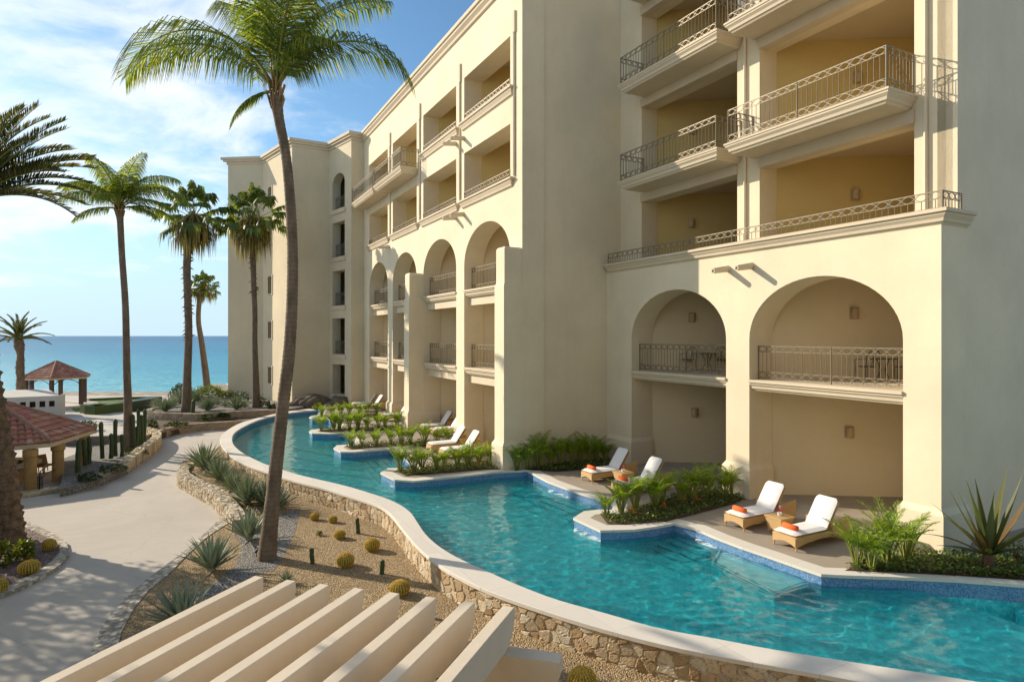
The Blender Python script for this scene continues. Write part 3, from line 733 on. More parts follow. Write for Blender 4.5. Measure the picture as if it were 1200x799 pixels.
# cast-stone mouldings
def prof(z, t=.36, out_=.22): # cornice whose top is z
    return [(out_, z-t), (out_*.80, z-t+.06), (out_*.62, z-t+.075), (out_*.55, z-t+.15), (out_*.28, z-.15), (out_*.28, z-.10), (0, z-.085), (0, z)]
cz = 8.54
mb = MB(); mb.mould(DN-.24, DN+1.18, UN-.24, UC+.08, prof(cz, .38, .24)); mb.fbox(DN+.003, DU-.02, UN+.14, UC, 8.0, cz-.05)
mb.build('cornice', MAT['trim'], hotel)
mb = MB()       # roof cornice of the far block, flaring outward
mb.mould(DF-.32, DF+1.3, UC-.3, 47.9, [(.30, 20.30), (.22, 20.36), (.20, 20.48), (.08, 20.62), (.08, 20.72), (0, 20.76), (0, 20.94)]); mb.build('roof_cornice', MAT['trim'], hotel)
for i, (a, b_) in enumerate(ARF):
    mb = MB(); mb.mould(DF-.22, DF+1.0, a-.38, b_+.30, prof(12.08, .42, .22)); mb.build('cornice', MAT['trim'], hotel)
    if i < 2: mb = MB(); mb.mould(DF-.22, DF+1.0, a-.38, b_+.30, prof(15.93, .42, .22)); mb.build('cornice', MAT['trim'], hotel)
# railings
def lens(mb, p, q, z0, z1, w, seg, wt=.016):
    "two crossing arcs between p and q, from z0 to z1"
    zc = (z0+z1)/2; h = (z1-z0)/2
    for sgn in (1, -1):
        pr = None
        for k in range(seg+1):
            t = k/seg; c = p.lerp(q, t); c = Vector((c.x, c.y, zc+sgn*h*math.sin(math.pi*t)*.96))
            if pr is not None: mb.bar(pr, c, wt)
            pr = c
def railing(pts, z, h=1.12, band=.20, period=.33, low=True, seg=6, name='railing', parent=hotel, posts=True, thick=1.0):
    mb = MB(); W = .024*thick; w_ = .016*thick
    for si_, (p, q) in enumerate(zip(pts[:-1], pts[1:])):
        p = Vector((p.x, p.y, 0)); q = Vector((q.x, q.y, 0)); L = (q-p).length; n = max(1, round(L/period)); Z = Vector((0,0,1))
        levels = [h-.01, h-band] + ([.26, .06] if low else [.04])
        for zz_ in levels: mb.bar(p+Z*(z+zz_), q+Z*(z+zz_), W if zz_ > h-.1 else w_)
        for k in range(n+1):
            c = p.lerp(q, k/n)
            if k == 0 and si_: pass
            elif k in (0, n) and posts: mb.bar(c+Z*z, c+Z*(z+h), .036*thick)
            elif posts and k == n//2 and L > 4.5: mb.bar(c+Z*z, c+Z*(z+h), .034*thick)
            else: mb.bar(c+Z*(z+.06), c+Z*(z+h), w_)
            if k < n:
                c2 = p.lerp(q, (k+1)/n); m_ = c.lerp(c2, .5)
                lens(mb, c, c2, z+h-band, z+h-.015, W, seg)
                if low: lens(mb, c, c2, z+.06, z+.25, W, seg)
                mb.bar(m_+Z*(z+(.26 if low else .04)), m_+Z*(z+h-band), w_*.85)
    return mb.build(name, MAT['iron'], parent)
# balconies of the near block
for fl in (3, 4, 5):
    z = ZF[fl]
    for (u0, u1) in ((9.74, 15.2), (15.6, 21.0)):
        mb = MB(); mb.mould(DB-.05, DU-.005, u0-.05, u1+.05, [(.20, z-.36), (.16, z-.30), (.12, z-.28), (.10, z-.20), (.03, z-.12), (.03, z-.08), (0, z-.06), (0, z)])
        bal = mb.build('balcony', MAT['trim'], hotel)
        if fl < 5:
            rl = railing([F(DU-.02, u0+.06), F(DB+.04, u0+.06), F(DB+.04, u1-.06), F(DU-.02, u1-.06)], z, parent=hotel)
railing([F(DU, UN-.06), F(DN-.06, UN-.06), F(DN-.06, UC-.1)], cz, h=.46, low=False, posts=True)
# lintel beams under the balconies
for fl in (3, 4, 5):
    for a, b_ in UPN: mb = MB(); mb.fbox(DU-.06, DU+.3, a-.02, b_+.02, ZF[fl]-.72, ZF[fl]-.365); mb.build('lintel', MAT['trim'], hotel)
# balcony slabs and railings inside the arches
for (a, b_) in ARN:
    z = ZF[1]; mb = MB(); mb.mould(DN-.07, 24, a-.0, b_+.0, prof(z, .36, .2), e0=False, e1=False); mb.build('balcony', MAT['trim'], hotel)
    railing([F(DN+.42, a+.02), F(DN+.42, b_-.02)], z)
for (a, b_) in ARF:
    for z in (ZG[1], ZG[2]):
        mb = MB(); mb.mould(DF-.07, 15, a, b_, prof(z, .34, .2), e0=False, e1=False)
        mb.fbox(DF+.25, DF+.6, a, b_, z-.75, z-.34); mb.build('balcony', MAT['trim'], hotel)
        railing([F(DF+.42, a+.02), F(DF+.42, b_-.02)], z, seg=4)
    railing([F(DF-.0, a+.02), F(DF-.0, b_-.02)], 12.08, h=.42, low=False, seg=4, band=.22)
for i in (0, 1): railing([F(DF, ARF[i][0]+.02), F(DF, ARF[i][1]-.02)], 15.93, h=.42, low=False, seg=4, band=.22)
for u0, u1 in ((35.15, 41.0), (41.25, 47.2)):
    z = 15.32; mb = MB(); mb.mould(DFB-.05, DF-.005, u0, u1, [(.20, z-.36), (.16, z-.30), (.12, z-.28), (.10, z-.20), (.03, z-.12), (.03, z-.08), (0, z-.06), (0, z)]); bl = mb.build('balcony', MAT['trim'], hotel)
    railing([F(DF-.02, u0+.07), F(DFB+.04, u0+.07), F(DFB+.04, u1-.07), F(DF-.02, u1-.07)], z, seg=4)
# slim rainwater pipes between the bays
for u in (9.46, 15.45): mb = MB(); mb.tube([F(DU-.06, u, 8.5), F(DU-.06, u, 25)], .05, 8); mb.build('rainwater_pipe', MAT['stucco'], hotel)
for u, zt in ((23.05, 19.0), (28.85, 19.0), (34.85, 19.0), (40.8, 19)): mb = MB(); mb.tube([F(DF-.05, u, 12.1), F(DF-.05, u, zt)], .05, 6); mb.fbox(DF-.09, DF+.01, u-.09, u+.09, zt-.9, zt); mb.build('rainwater_pipe', MAT['stucco'], hotel)
# clay rain spouts
def spout(u, z, D):
    mb = MB(); n = 10; L = .72; V = []
    for d, r, dz in ((D+.05, .11, 0), (D-L, .085, -.12)):
        for k in range(n): t = 2*math.pi*k/n; V.append(F(d, u+r*math.cos(t), z+dz+r*math.sin(t)*1.1))
    for d, r, dz in ((D-L, .05, -.12), (D-.3, .05, -.08)):
        for k in range(n): t = 2*math.pi*k/n; V.append(F(d, u+r*math.cos(t), z+dz+r*math.sin(t)*1.1))
    mb.poly(V, [(s_*n+k, s_*n+(k+1) % n, (s_+1)*n+(k+1) % n, (s_+1)*n+k) for s_ in range(3) for k in range(n)]+[tuple(range(3*n, 4*n))])
    mb.build('rain_spout', MAT['trim'], hotel)
for u in (15.54, 14.52): spout(u, 7.72, DN)
for u in (28.45, 29.45): spout(u, 15.2, DF); spout(u, 11.43, DF)
spout(41.1, 11.43, DF)
# wall lamps on the loggia back walls (seen at these places)
def backwall_point(a, b_, D0, xp, z):
    p = F(D0, b_+.03); k = (xp-600)/730
    t = (k*p.y-p.x)/(BDIR.x-k*BDIR.y); q = p+BDIR*t; return Vector((q.x, q.y, z))
for (bayi, D0, xp, yp) in ((UPN[1], DU+.85, 810.4, 262), (UPN[0], DU+.85, 1002, 228.6), (UPN[0], DU+.85, 1005, 92), (UPN[1], DU+.85, 811, 153), (ARN[1], DN+1.1, 811, 372), (ARN[0], DN+1.1, 1001, 367), (ARN[1], DN+1.1, 814, 483), (ARN[0], DN+1.1, 995, 506)):
    q = backwall_point(*bayi, D0, xp, 0); q.z = H+(393.5-yp)*q.y/730
    mb = MB(); nn = Vector((BDIR.y, -BDIR.x, 0)); mb.tube([q+nn*.07+Vector((0,0,-.17)), q+nn*.07+Vector((0,0,.17))], .12, 10); mb.obox(q+nn*.015, BDIR, nn, Vector((0,0,1)), .15, .014, .20)
    mb.build('wall_lamp', MAT['lamp'], hotel)

# towers at the sea end (zigzag plan)
TW = {'A': F(DF+.3, 47.72), 'B': Vector((-12.23,47.4,0)), 'C': Vector((-14.8,50.4,0)), 'D': Vector((-17.3,49.0,0)), 'E': Vector((-21.6,54.05,0)), 'Fp': Vector((-24.8,54.4,0))}
ZT = 20.55
def tower_wall(p, q, ops=(), th=.6, z0=-1.2, z1=ZT):
    "wall from p (left in the photo) to q with rectangular or arched openings at px positions"
    d = (q-p); L = d.length; d = d/L; nrm = Vector((-d.y, d.x, 0))
    if nrm.dot(Vector((0,1,0))) < 0 and nrm.dot(-p) > 0: pass
    if nrm.dot(p) < 0: nrm = -nrm        # inward (away from the camera)
    mb = MB(); V = lambda s_, o_, z: p+d*s_+nrm*o_+Vector((0,0,z))
    def blk(s0, s1, za, zb): mb.hexa([V(s0,0,za),V(s1,0,za),V(s1,th,za),V(s0,th,za)], [V(s0,0,zb),V(s1,0,zb),V(s1,th,zb),V(s0,th,zb)])
    cur = 0
    for s0, s1, ol in ops:
        blk(cur, s0, z0, z1); zc = z0
        for za, zb, sp in ol:
            if za > zc: blk(s0, s1, zc, za)
            if sp is not None:
                c = (s0+s1)/2; r = (s1-s0)/2; zt = zb+.02; pts = [(c-r*math.cos(math.pi*k/16), sp+(zb-sp)*math.sin(math.pi*k/16)) for k in range(17)]
                for (a0, b0), (a1, b1) in zip(pts[:-1], pts[1:]):
                    mb.face([V(a0,0,b0), V(a1,0,b1), V(a1,0,zt), V(a0,0,zt)]); mb.face([V(a0,0,b0), V(a0,th,b0), V(a1,th,b1), V(a1,0,b1)])
                zc = zt
            else: zc = zb
        blk(s0, s1, zc, z1); cur = s1
    blk(cur, L, z0, z1)
    return mb, V
def seg_s(p, q, x):
    k = (x-600)/730; d = (q-p); t = (k*p.y-p.x)/(d.x-k*d.y); return t*d.length
def zat(p, q, x, y):
    s_ = seg_s(p, q, x)/(q-p).length; Y = p.y+(q.y-p.y)*s_; return H+(393.5-y)*Y/730
# tower face with arched window column
p, q = TW['C'], TW['B']; s0, s1 = seg_s(p, q, 389.5), seg_s(p, q, 404)
zz_ = [(zat(p,q,397,462.5)-.0, zat(p,q,397,427), None), (zat(p,q,397,415), zat(p,q,397,373), None), (zat(p,q,397,358), zat(p,q,397,317), None), (zat(p,q,397,301), zat(p,q,397,260), None), (zat(p,q,397,245), zat(p,q,397,203), zat(p,q,397,215))]
mb, V = tower_wall(p, q, [(s0, s1, zz_)], th=.7); mb.build('tower_wall', MAT['towerstucco'], hotel)
mb = MB(); 
for k, (za, zb, sp) in enumerate(zz_):
    a = [V(s0-.25,-.12,za-.35), V(s1+.2,-.12,za-.35), V(s1+.2,.5,za-.35), V(s0-.25,.5,za-.35)]; t_ = Vector((0,0,.33))
    if k: mb = MB(); mb.hexa(a, [v+t_ for v in a]); mb.build('window_ledge', MAT['trim'], hotel)
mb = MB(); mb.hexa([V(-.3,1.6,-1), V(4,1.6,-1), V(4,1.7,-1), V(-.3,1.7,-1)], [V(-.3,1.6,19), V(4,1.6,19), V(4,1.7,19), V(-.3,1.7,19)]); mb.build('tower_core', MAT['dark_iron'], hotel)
for k, (za, zb, sp) in enumerate(zz_[1:]): railing([V(s0,.3,0), V(s1,.3,0)], za, h=1.05, seg=3)
p, q = TW['D'], TW['C']; mb, V = tower_wall(p, q); mb.build('tower_wall', MAT['towerstucco'], hotel)
p, q = TW['E'], TW['D']; s0, s1 = seg_s(p, q, 314.6), seg_s(p, q, 318.9)
wz = [(zat(p,q,317,449), zat(p,q,317,430)), (zat(p,q,317,396), zat(p,q,317,377)), (zat(p,q,317,344), zat(p,q,317,324)), (zat(p,q,317,231.5), zat(p,q,317,219.5))]
mb, V = tower_wall(p, q, [(s0, s1, [(a, b_, None) for a, b_ in wz])]); mb.build('tower_wall', MAT['towerstucco'], hotel)
for a, b_ in wz:
    mb = MB(); f_ = .13
    def fr(x0, x1, za, zb, o0=-.05, o1=.05): mb.hexa([V(x0,o0,za),V(x1,o0,za),V(x1,o1,za),V(x0,o1,za)], [V(x0,o0,zb),V(x1,o0,zb),V(x1,o1,zb),V(x0,o1,zb)])
    fr(s0-f_, s0, a-f_, b_+f_); fr(s1, s1+f_, a-f_, b_+f_); fr(s0, s1, a-f_, a); fr(s0, s1, b_, b_+f_)
    wf = mb.build('window', MAT['trim'], hotel)
    mb = MB(); fr(s0-.05, s1+.05, a-.05, b_+.05, .3, .33); mb.build('pane', MAT['glass'], hotel)
p, q = TW['Fp'], TW['E']; mb, V = tower_wall(p, q); mb.build('tower_wall', MAT['towerstucco'], hotel)
mb = MB(); A_ = TW['A']; p, q = TW['B'], A_; mb, V = tower_wall(p, q); mb.build('tower_wall', MAT['towerstucco'], hotel)
# body behind the towers so they are solid, and their roof cornice
mb = MB(); body = [TW['Fp']+Vector((.4,.7,0)), TW['E']+Vector((.2,.7,0)), TW['D']+Vector((.4,1.0,0)), TW['C']+Vector((.3,1.9,0)), TW['B']+Vector((.5,2.2,0)), F(13.4,48.6), F(24,48.6), F(24,68)]
mb.prism([(v.x, v.y) for v in body], -1, ZT-.1); mb.build('tower_core', MAT['towerstucco'], hotel)
mb = MB(); line = [TW[k] for k in ('Fp','E','D','C','B','A')]
pl = [(v.x, v.y) for v in line]+[tuple(F(24,47.8)[:2]), tuple(F(24,68)[:2])]
for o_, za, zb in ((.06, ZT-.25, ZT-.02), (.20, ZT-.02, ZT+.14), (.30, ZT+.14, ZT+.36)): mb.prism(inset(pl, -o_), za, zb, bottom=True)
mb.build('roof_cornice', MAT['trim'], hotel)

# ---------------------------------------------------------------- gardens
GZ = -.62
GARD = [(136,775),(142,740),(157,712),(175,690),(200,670),(222,647),(245,627),(268,612),(262,590),(238,574),(214,560),(209,550),(214,540),(235,532),(262,522)]
rim_o = [tuple(p) for p in POe]
gpoly = [tuple(v[:2]) for v in px(GARD, GZ)] + [tuple((POe[i]+PIe[i])/2) for i in range(int(np.argmin(((POe-np.array(G(262,522,0)[:2]))**2).sum(1))), NR+1)] + [(3, 3), (-2, 2), (-4.5, 5)]
sheet('gravel_garden', gpoly, GZ, MAT['gravel'])
sheet('grey_gravel_bed', px([(262,600),(300,588),(352,598),(345,625),(334,648),(322,668),(300,672),(283,694),(262,712),(238,722),(226,700),(246,688),(276,662),(284,640),(272,622)], GZ), GZ+.004, MAT['greygravel'])
def band(name, a, b, z0, z1, mat, **k):
    mb = MB()
    for i in range(len(a)-1):
        q = [a[i], a[i+1], b[i+1], b[i]]; mb.hexa([(v.x, v.y, z0) for v in q], [(v.x, v.y, z1) for v in q])
    return mb.build(name, mat)
sa = px([(103,784),(106,765),(115,740),(132,716),(155,692),(180,672),(210,650),(234,630),(258,607)], -.6); sb = px([(136,775),(137,762),(142,740),(157,712),(175,690),(200,670),(222,647),(245,627),(268,612)], -.6)
sa = [G(96,830,-.6)]+sa; sb = [G(132,830,-.6)]+sb
tag(band('cobble_edging', sa, sb, -.8, -.60, MAT['edging']), kind='structure')
# raised agave terrace: soil slopes up to its stone wall
ter_o = [(221,541),(211,546),(207.5,552),(211,557),(227,565.5),(247,576),(258,586),(268,598),(272,607)]
tw = px(ter_o, -.2)
stone_wall('terrace_wall', [tuple(v[:2]) for v in tw], lambda f: [(0,-.74), (0,-.2-.25*max(0,f-.72)), (-.42,-.2-.25*max(0,f-.72)), (-.42,-.5)], .035, .15, 'low curved rubble stone wall retaining the agave terrace next to the pool', side=1, disp=.04, seed=9)
mb = MB()
rowA = px([(222,546),(219,550),(233,559),(252,569),(265,580),(276,592),(286,602)], -.3)
rimq = [POe[np.argmin(((POe-np.array(G(x,y,0)[:2]))**2).sum(1))] for x, y in ((259,517),(261,524),(275,535),(302,548),(330,558),(350,564),(372,570))]
ntr = 10
za = [-.27,-.27,-.28,-.30,-.36,-.46,-.61]; zb = [-.25,-.26,-.3,-.36,-.46,-.55,-.62]
V = []; 
for i in range(7):
    for k in range(ntr+1):
        t = k/ntr; x = rowA[i].x*(1-t)+rimq[i][0]*t; y = rowA[i].y*(1-t)+rimq[i][1]*t
        V.append((x, y, za[i]*(1-t)+zb[i]*t+random.uniform(-.02,.02)))
mb.poly(V, [(i*11+k, (i+1)*11+k, (i+1)*11+k+1, i*11+k+1) for i in range(6) for k in range(ntr)])
mb2 = MB(); tag(mb.build('terrace_soil', MAT['gravel']), kind='structure')

# left planter with the date palm, pink gravel and barrel cacti
lp = [(-30,560),(30,615),(56,628),(70,637),(71,646),(62,656),(46,668),(24,680),(0,690),(-120,720),(-260,700),(-260,600)]
lpw = px(lp, -.66); sheet('pink_gravel_bed', lpw, -.66, MAT['pinkgravel'])
oe = [(30,609),(60,623),(78,634),(81,648),(70,661),(50,674),(24,687),(-4,698)]; ie = [(28,616),(54,628.5),(69,637.5),(70,646),(61,656),(45,668),(22,680),(-4,691)]
tag(band('curved_edging', px(oe,-.62), px(ie,-.62), -.8, -.63, MAT['edging']), kind='structure')

# curved stone wall of the cactus planter beside the bar
PW = [(23,583.7),(49.5,580),(69,577),(96,572),(121,566),(148.6,554.8),(168,541),(184,529),(189,520),(180,514),(168,511)]
pw = px(PW, -.72)
stone_wall('planter_wall', [tuple(v[:2]) for v in pw], lambda f: [(0,-.74), (0,-.60+.5*min(1,max(0,(f-.02)/.45))), (-.42,-.60+.5*min(1,max(0,(f-.02)/.45))), (-.42,-.75)], .04, .26, 'honey coloured curved stone wall in front of the cactus row, beside the tiled bar', side=1, disp=.05, seed=3, cols=[(.64,.52,.32),(.56,.44,.25),(.60,.50,.34),(.50,.37,.2),(.66,.57,.40)])
soilp = px([(70,571),(96,565),(121,558),(148,546),(165,534),(180,521),(168,512),(150,515),(110,522),(75,535)], -.35)
sheet('cactus_planter_soil', soilp, -.42, MAT['greygravel'], thick=.3)
# dark rendered wall behind the cacti
def wall_line(name, pts, z0, z1, th, mat, label, cat='wall', ztop=None):
    mb = MB()
    for a, b_ in zip(pts[:-1], pts[1:]):
        e = (b_-a).normalized(); q = Vector((-e.y, e.x, 0))*th
        mb.hexa([(v.x,v.y,z0) for v in (a, b_, b_+q, a+q)], [(v.x,v.y,z1) for v in (a, b_, b_+q, a+q)])
    return tag(mb.build(name, mat), label, cat)
wall_line('garden_wall', [at(72, 34.5, 0), at(120, 34.9, 0), at(168, 35.6, 0)], -1, -.22, .3, MAT['greywall'], 'low dark grey wall running behind the column cacti')

# raised planter at the sea end with agaves and fan palms
UPZ = 0.0
uw = [G(330,480,.08), G(300,481,.08), G(280,481.7,.08), G(255,483.5,.08), G(230,485,.08), G(197,484,.08), G(172,482,.08), G(174,478.5,.08), G(190,476,.08)]
stone_wall('raised_planter_wall', [tuple(v[:2]) for v in uw], lambda f: [(0,-.8), (0,.08), (-.4,.08), (-.4,-.2)], .06, .24, 'long tan stone retaining wall of the raised planter below the fan palms', side=-1, disp=.03, seed=13, cols=[(.42,.33,.23),(.48,.38,.27),(.38,.29,.19)])
lw = [G(300,492,-.22), G(285,493,-.22), G(262,494.5,-.22), G(247,495.2,-.22), G(230,496.5,-.22), G(213,498.5,-.22), G(195,502.5,-.22), G(182,506.5,-.22), G(174,509.5,-.22)]
stone_wall('low_path_wall', [tuple(v[:2]) for v in lw], lambda f: [(0,-.8), (0,-.22), (-.3,-.22), (-.3,-.5)], .06, .22, 'low curved stone wall along the far end of the concrete path', side=-1, disp=.03, seed=17, cols=[(.40,.31,.21),(.46,.36,.25),(.36,.27,.18)])
sheet('raised_bed_soil', [(v.x, v.y+.22) for v in uw]+[(-30, 66), (-18, 66), (-14, 54), tuple(G(340,479,0)[:2])], UPZ, MAT['greygravel'], thick=1.4)
sheet('narrow_bed_soil', [(v.x, v.y+.18) for v in lw]+[(v.x, v.y+.15) for v in reversed(uw[:7])], -.38, MAT['soil'], thick=.4)

# ---------------------------------------------------------------- plant builders (each once, then copied)
def frond(mb, o, az, el, L, bend, nl, lw_, ll, droop, rach=None, vee=.25, fwd=.55, twist=0, t0=.10, rr=.02, curl=1.4, lf=None):
    "feather frond: arching rachis with leaflets both sides"
    pts = []; p = Vector(o); n = 18; e = el; side = Vector((-math.sin(az), math.cos(az), 0)); ds = L/n; dirs = []
    for i in range(n+1):
        d = Vector((math.cos(az)*math.cos(e), math.sin(az)*math.cos(e), math.sin(e))); pts.append(p.copy()); dirs.append(d)
        p = p+d*ds; e = el-bend*((i+1)/n)**curl
    (rach or mb).tube(pts, [rr*(1-.85*i/n)+.003 for i in range(n+1)], 4, cap=False)
    for k in range(nl):
        t = t0+(1-t0)*(k+.5)/nl; f = t*n; i = min(n-1, int(f)); c = pts[i].lerp(pts[i+1], f-i); d = dirs[i]
        up = side.cross(d).normalized()*-1
        if up.z < 0 and abs(d.z) < .98: up = -up
        prof_ = (lf(t) if lf else (.35+.65*math.sin(math.pi*min(1, t*1.02)**.75)))
        for sg in (-1, 1):
            l = ll*prof_*random.uniform(.85, 1.12); fw = fwd+.5*t+random.uniform(-.08,.08)
            sd_ = (side*sg*math.cos(fw)+d*math.sin(fw)+up*vee+Vector((0,0,random.uniform(-.1,.1)))).normalized()
            dn = Vector((0,0,-1)); q1 = c+sd_*l*.45+dn*droop*l*.12; q2 = c+sd_*l*(1-.35*droop)*.93+dn*droop*l*.62
            wv = (d*.8+up*.35*random.uniform(-1,1)).normalized()*lw_*.5
            mb.poly([c-wv*.5, c+wv*.5, q1-wv, q1+wv, q2], [(0,1,3,2), (2,3,4)])
def trunk(name, pts, rad, mat, parent, n=12, ridge=.0, ring=.13, extra=None):
    "trunk through pts with ring scars"
    P = [Vector(p) for p in pts]; L = [0]
    for a, b_ in zip(P[:-1], P[1:]): L.append(L[-1]+(b_-a).length)
    m = int(L[-1]/ring)*2; Q = []; Rr = []
    for k in range(m+1):
        s_ = L[-1]*k/m; i = max(j for j in range(len(L)-1) if L[j] <= s_+1e-6); t = (s_-L[i])/(L[i+1]-L[i])
        p0, p1, p2, p3 = P[max(i-1,0)], P[i], P[i+1], P[min(i+2, len(P)-1)]
        Q.append(.5*((2*p1)+(-p0+p2)*t+(2*p0-5*p1+4*p2-p3)*t*t+(-p0+3*p1-3*p2+p3)*t**3))
        r = rad[i]+(rad[i+1]-rad[i])*t; Rr.append(r*(1+ridge*(1 if k % 2 else -1)+random.uniform(-.02,.02)))
    mb = MB(); mb.tube(Q, Rr, n)
    if extra: mb.poly(extra.v, extra.f)
    return mb.build(name, mat, parent, smooth=True)

def coconut(name, base, tpts, rad, fr, label, group, seed=1, nut=True, small=1.0, lk=1.0):
    random.seed(seed); o = empty(name, base, label, 'palm tree', group); b_ = Vector(base)
    top = Vector(tpts[-1])
    trunk('trunk', tpts, rad, MAT['cocotrunk'], o, 14, .03)
    mb = MB(); rc = MB()
    for az, el, L, bend in fr:
        frond(mb, top+Vector((0,0,.15)), R(az), R(el), L, R(bend), int(135*small), .034, 1.35*lk*L/4.6, random.uniform(.6,1.0), rc, vee=.05, fwd=.35, t0=.17, rr=.045, curl=1.25)
    mb.build('crown', MAT['coco'], o); rc.build('frond_stems', MAT['stem'], o, smooth=True)
    mb = MB()
    for k in range(16):       # fibrous leaf bases
        a = R(k*137.5); q = top+Vector((math.cos(a)*.10, math.sin(a)*.10, -.55+.05*k)); mb.bar(q, q+Vector((math.cos(a)*.14, math.sin(a)*.14, .5)), .09, .03)
    mb.build('leaf_bases', MAT['chairwood'], o)
    random.seed(seed+500); return o
def pt(x, y, Y): return Vector(((x-600)/730*Y, Y, H+(393.5-y)*Y/730))
# main palm in the gravel garden
mY = 16.85
mt = [pt(312.5, 657, mY), pt(317, 610, mY), pt(322, 560, mY+.1), pt(331, 480, mY+.2), pt(339, 410, mY+.3), pt(342.5, 340, mY+.4), pt(342, 270, mY+.4), pt(336, 190, mY+.4), pt(327, 140, mY+.4), pt(323, 113, mY+.4)]
FR1 = [(176, 62, 5.6, 132), (192, 50, 4.4, 116), (3, 60, 4.6, 128), (20, 78, 4.6, 80), (95, 84, 5.2, 40), (262, 82, 5.0, 40), (310, 76, 5.0, 70), (140, 76, 5.2, 75), (215, -20, 1.7, 60), (160, 82, 5.2, 45), (345, 84, 5.2, 45), (120, 62, 4.0, 90), (330, 60, 2.8, 100)]
coconut('coconut_palm', tuple(mt[0]), mt, [.26, .205, .18, .165, .16, .15, .14, .13, .135, .18], FR1, 'tall leaning coconut palm in the gravel garden, its crown cut by the photo top', 'coconut palms', seed=4, lk=1.28)
# second coconut palm, behind the cacti
sY = 31.5
st = [pt(149, 545, sY), pt(150, 480, sY), pt(148.5, 430, sY), pt(147, 360, sY), pt(143, 300, sY), pt(141, 262, sY), pt(140, 248, sY)]
FR2 = [(178, 42, 3.4, 80), (186, 62, 3.2, 105), (2, 50, 3.9, 105), (-6, 30, 3.0, 80), (12, 72, 3.6, 100), (100, 82, 3.4, 60), (262, 76, 3.2, 70), (310, 62, 3.2, 95), (60, 68, 3.3, 90), (140, 66, 3.2, 100), (225, 60, 3.0, 105), (150, 78, 3.4, 55), (350, 10, 2.3, 60), (200, 5, 2.2, 60), (280, 35, 2.8, 90), (30, 20, 2.7, 70), (330, 76, 3.4, 60)]
coconut('coconut_palm', tuple(st[0]), st, [.24, .19, .17, .155, .145, .15, .18], FR2, 'slim straight coconut palm rising from the cactus planter, clear against the sky and sea', 'coconut palms', seed=8, small=.85, lk=1.3)

def fan_palm(name, base, tpts, rad, crad, label, seed, skirt=1.0, rough_trunk=True, lean=0):
    random.seed(seed); o = empty(name, base, label, 'palm tree', 'fan palms by the sea'); top = Vector(tpts[-1])
    ex = None
    if rough_trunk:
        mb = MB()
        H_ = top.z-Vector(tpts[0]).z
        for k in range(90 if skirt >= 1 else 46):
            f = (1-.42*random.random()**1.0) if skirt < 1.1 else random.uniform(.30, 1); f = min(.97, f)
            i = min(len(tpts)-2, int(f*(len(tpts)-1))); g_ = f*(len(tpts)-1)-i; c = Vector(tpts[i]).lerp(Vector(tpts[i+1]), g_); a = R(random.uniform(0,360)); r = rad[i]
            d = Vector((math.cos(a), math.sin(a), 0)); c = c+d*r*.8; tip = c+d*random.uniform(.12,.32)+Vector((0,0,random.uniform(-.22,.12))); tn = Vector((-d.y, d.x, 0))*.06
            mb.poly([c-tn, c+tn, c+Vector((0,0,.14)), tip], [(0,1,3), (1,2,3), (2,0,3), (0,2,1)])
        ex = mb
    trunk('trunk', tpts, rad, MAT['fantrunk'], o, 12, .05, .12, ex)
    mb = MB(); pe = MB()
    def leaf(c, d, up, r, drp, nb=17):
        side = d.cross(up).normalized(); upn = side.cross(d).normalized()
        for k in range(nb):
            a = R(-105+210*k/(nb-1)); dd = (d*math.cos(a)+side*math.sin(a)).normalized(); ww = side*math.cos(a)-d*math.sin(a)
            l = r*(1-.25*abs(a)/2.0)*random.uniform(.85,1.08); w_ = ww*r*.085
            q = c+dd*l*.55+upn*.04*(k % 2)*r; t = c+dd*l*(.92-.2*drp)+Vector((0,0,-1))*l*(.18+.4*drp)*random.uniform(.7,1.3)
            mb.poly([c, q-w_, q+w_, t], [(0,1,2), (1,3,2)])
    for k in range(34):
        a = R(k*137.5+random.uniform(-12,12)); e = R(86-(k/33)**1.1*112+random.uniform(-6,6))
        d = Vector((math.cos(a)*math.cos(e), math.sin(a)*math.cos(e), math.sin(e))); pl_ = crad*random.uniform(.50,.78)
        c = top+d*pl_; pe.tube([top, top+d*pl_*.5+Vector((0,0,.03)), c], [.025,.02,.012], 4, cap=False)
        leaf(c, (d*.9+Vector((0,0,-.18))).normalized(), Vector((0,0,1)) if abs(d.z) < .9 else Vector((1,0,0)), crad*.44, .4+.5*(k/33), 19)
    mb.build('crown', MAT['fan'], o); pe.build('leaf_stalks', MAT['stem'], o)
    mb = MB()
    for k in range(int(64*skirt)):
        a = R(k*137.5); r0 = .22+random.uniform(0,.45)*crad*.6; h0 = .15-random.random()*.60*crad
        for j in range(7):
            b_ = a+R(random.uniform(-24,24)); l = crad*random.uniform(.45,.85); c = top+Vector((math.cos(b_)*r0*.7, math.sin(b_)*r0*.7, h0+.45))
            tn = Vector((-math.sin(b_), math.cos(b_), 0))*random.uniform(.02,.05)
            q = c+Vector((math.cos(b_)*r0*1.1, math.sin(b_)*r0*1.1, -l*.4)); t = q+Vector((math.cos(b_)*.06, math.sin(b_)*.06, -l*.6))
            mb.poly([c-tn, c+tn, q-tn*1.3, q+tn*1.3, t], [(0,1,3,2), (2,3,4)])
    mb.build('hanging_skirt', MAT['skirt'], o)
    return o
Y3 = 44.4
p3 = [pt(218.5,482.5,Y3), pt(219.5,440,Y3), pt(221,390,Y3), pt(220,350,Y3), pt(219,310,Y3), pt(222,280,Y3), pt(227,256,Y3)]
fan_palm('fan_palm', tuple(p3[0]), p3, [.36,.27,.25,.25,.26,.25,.22], 2.7, 'shaggy fan palm with a hanging skirt, left of the hotel tower, in the raised planter', 21, 1.15)
Y4 = 46.9
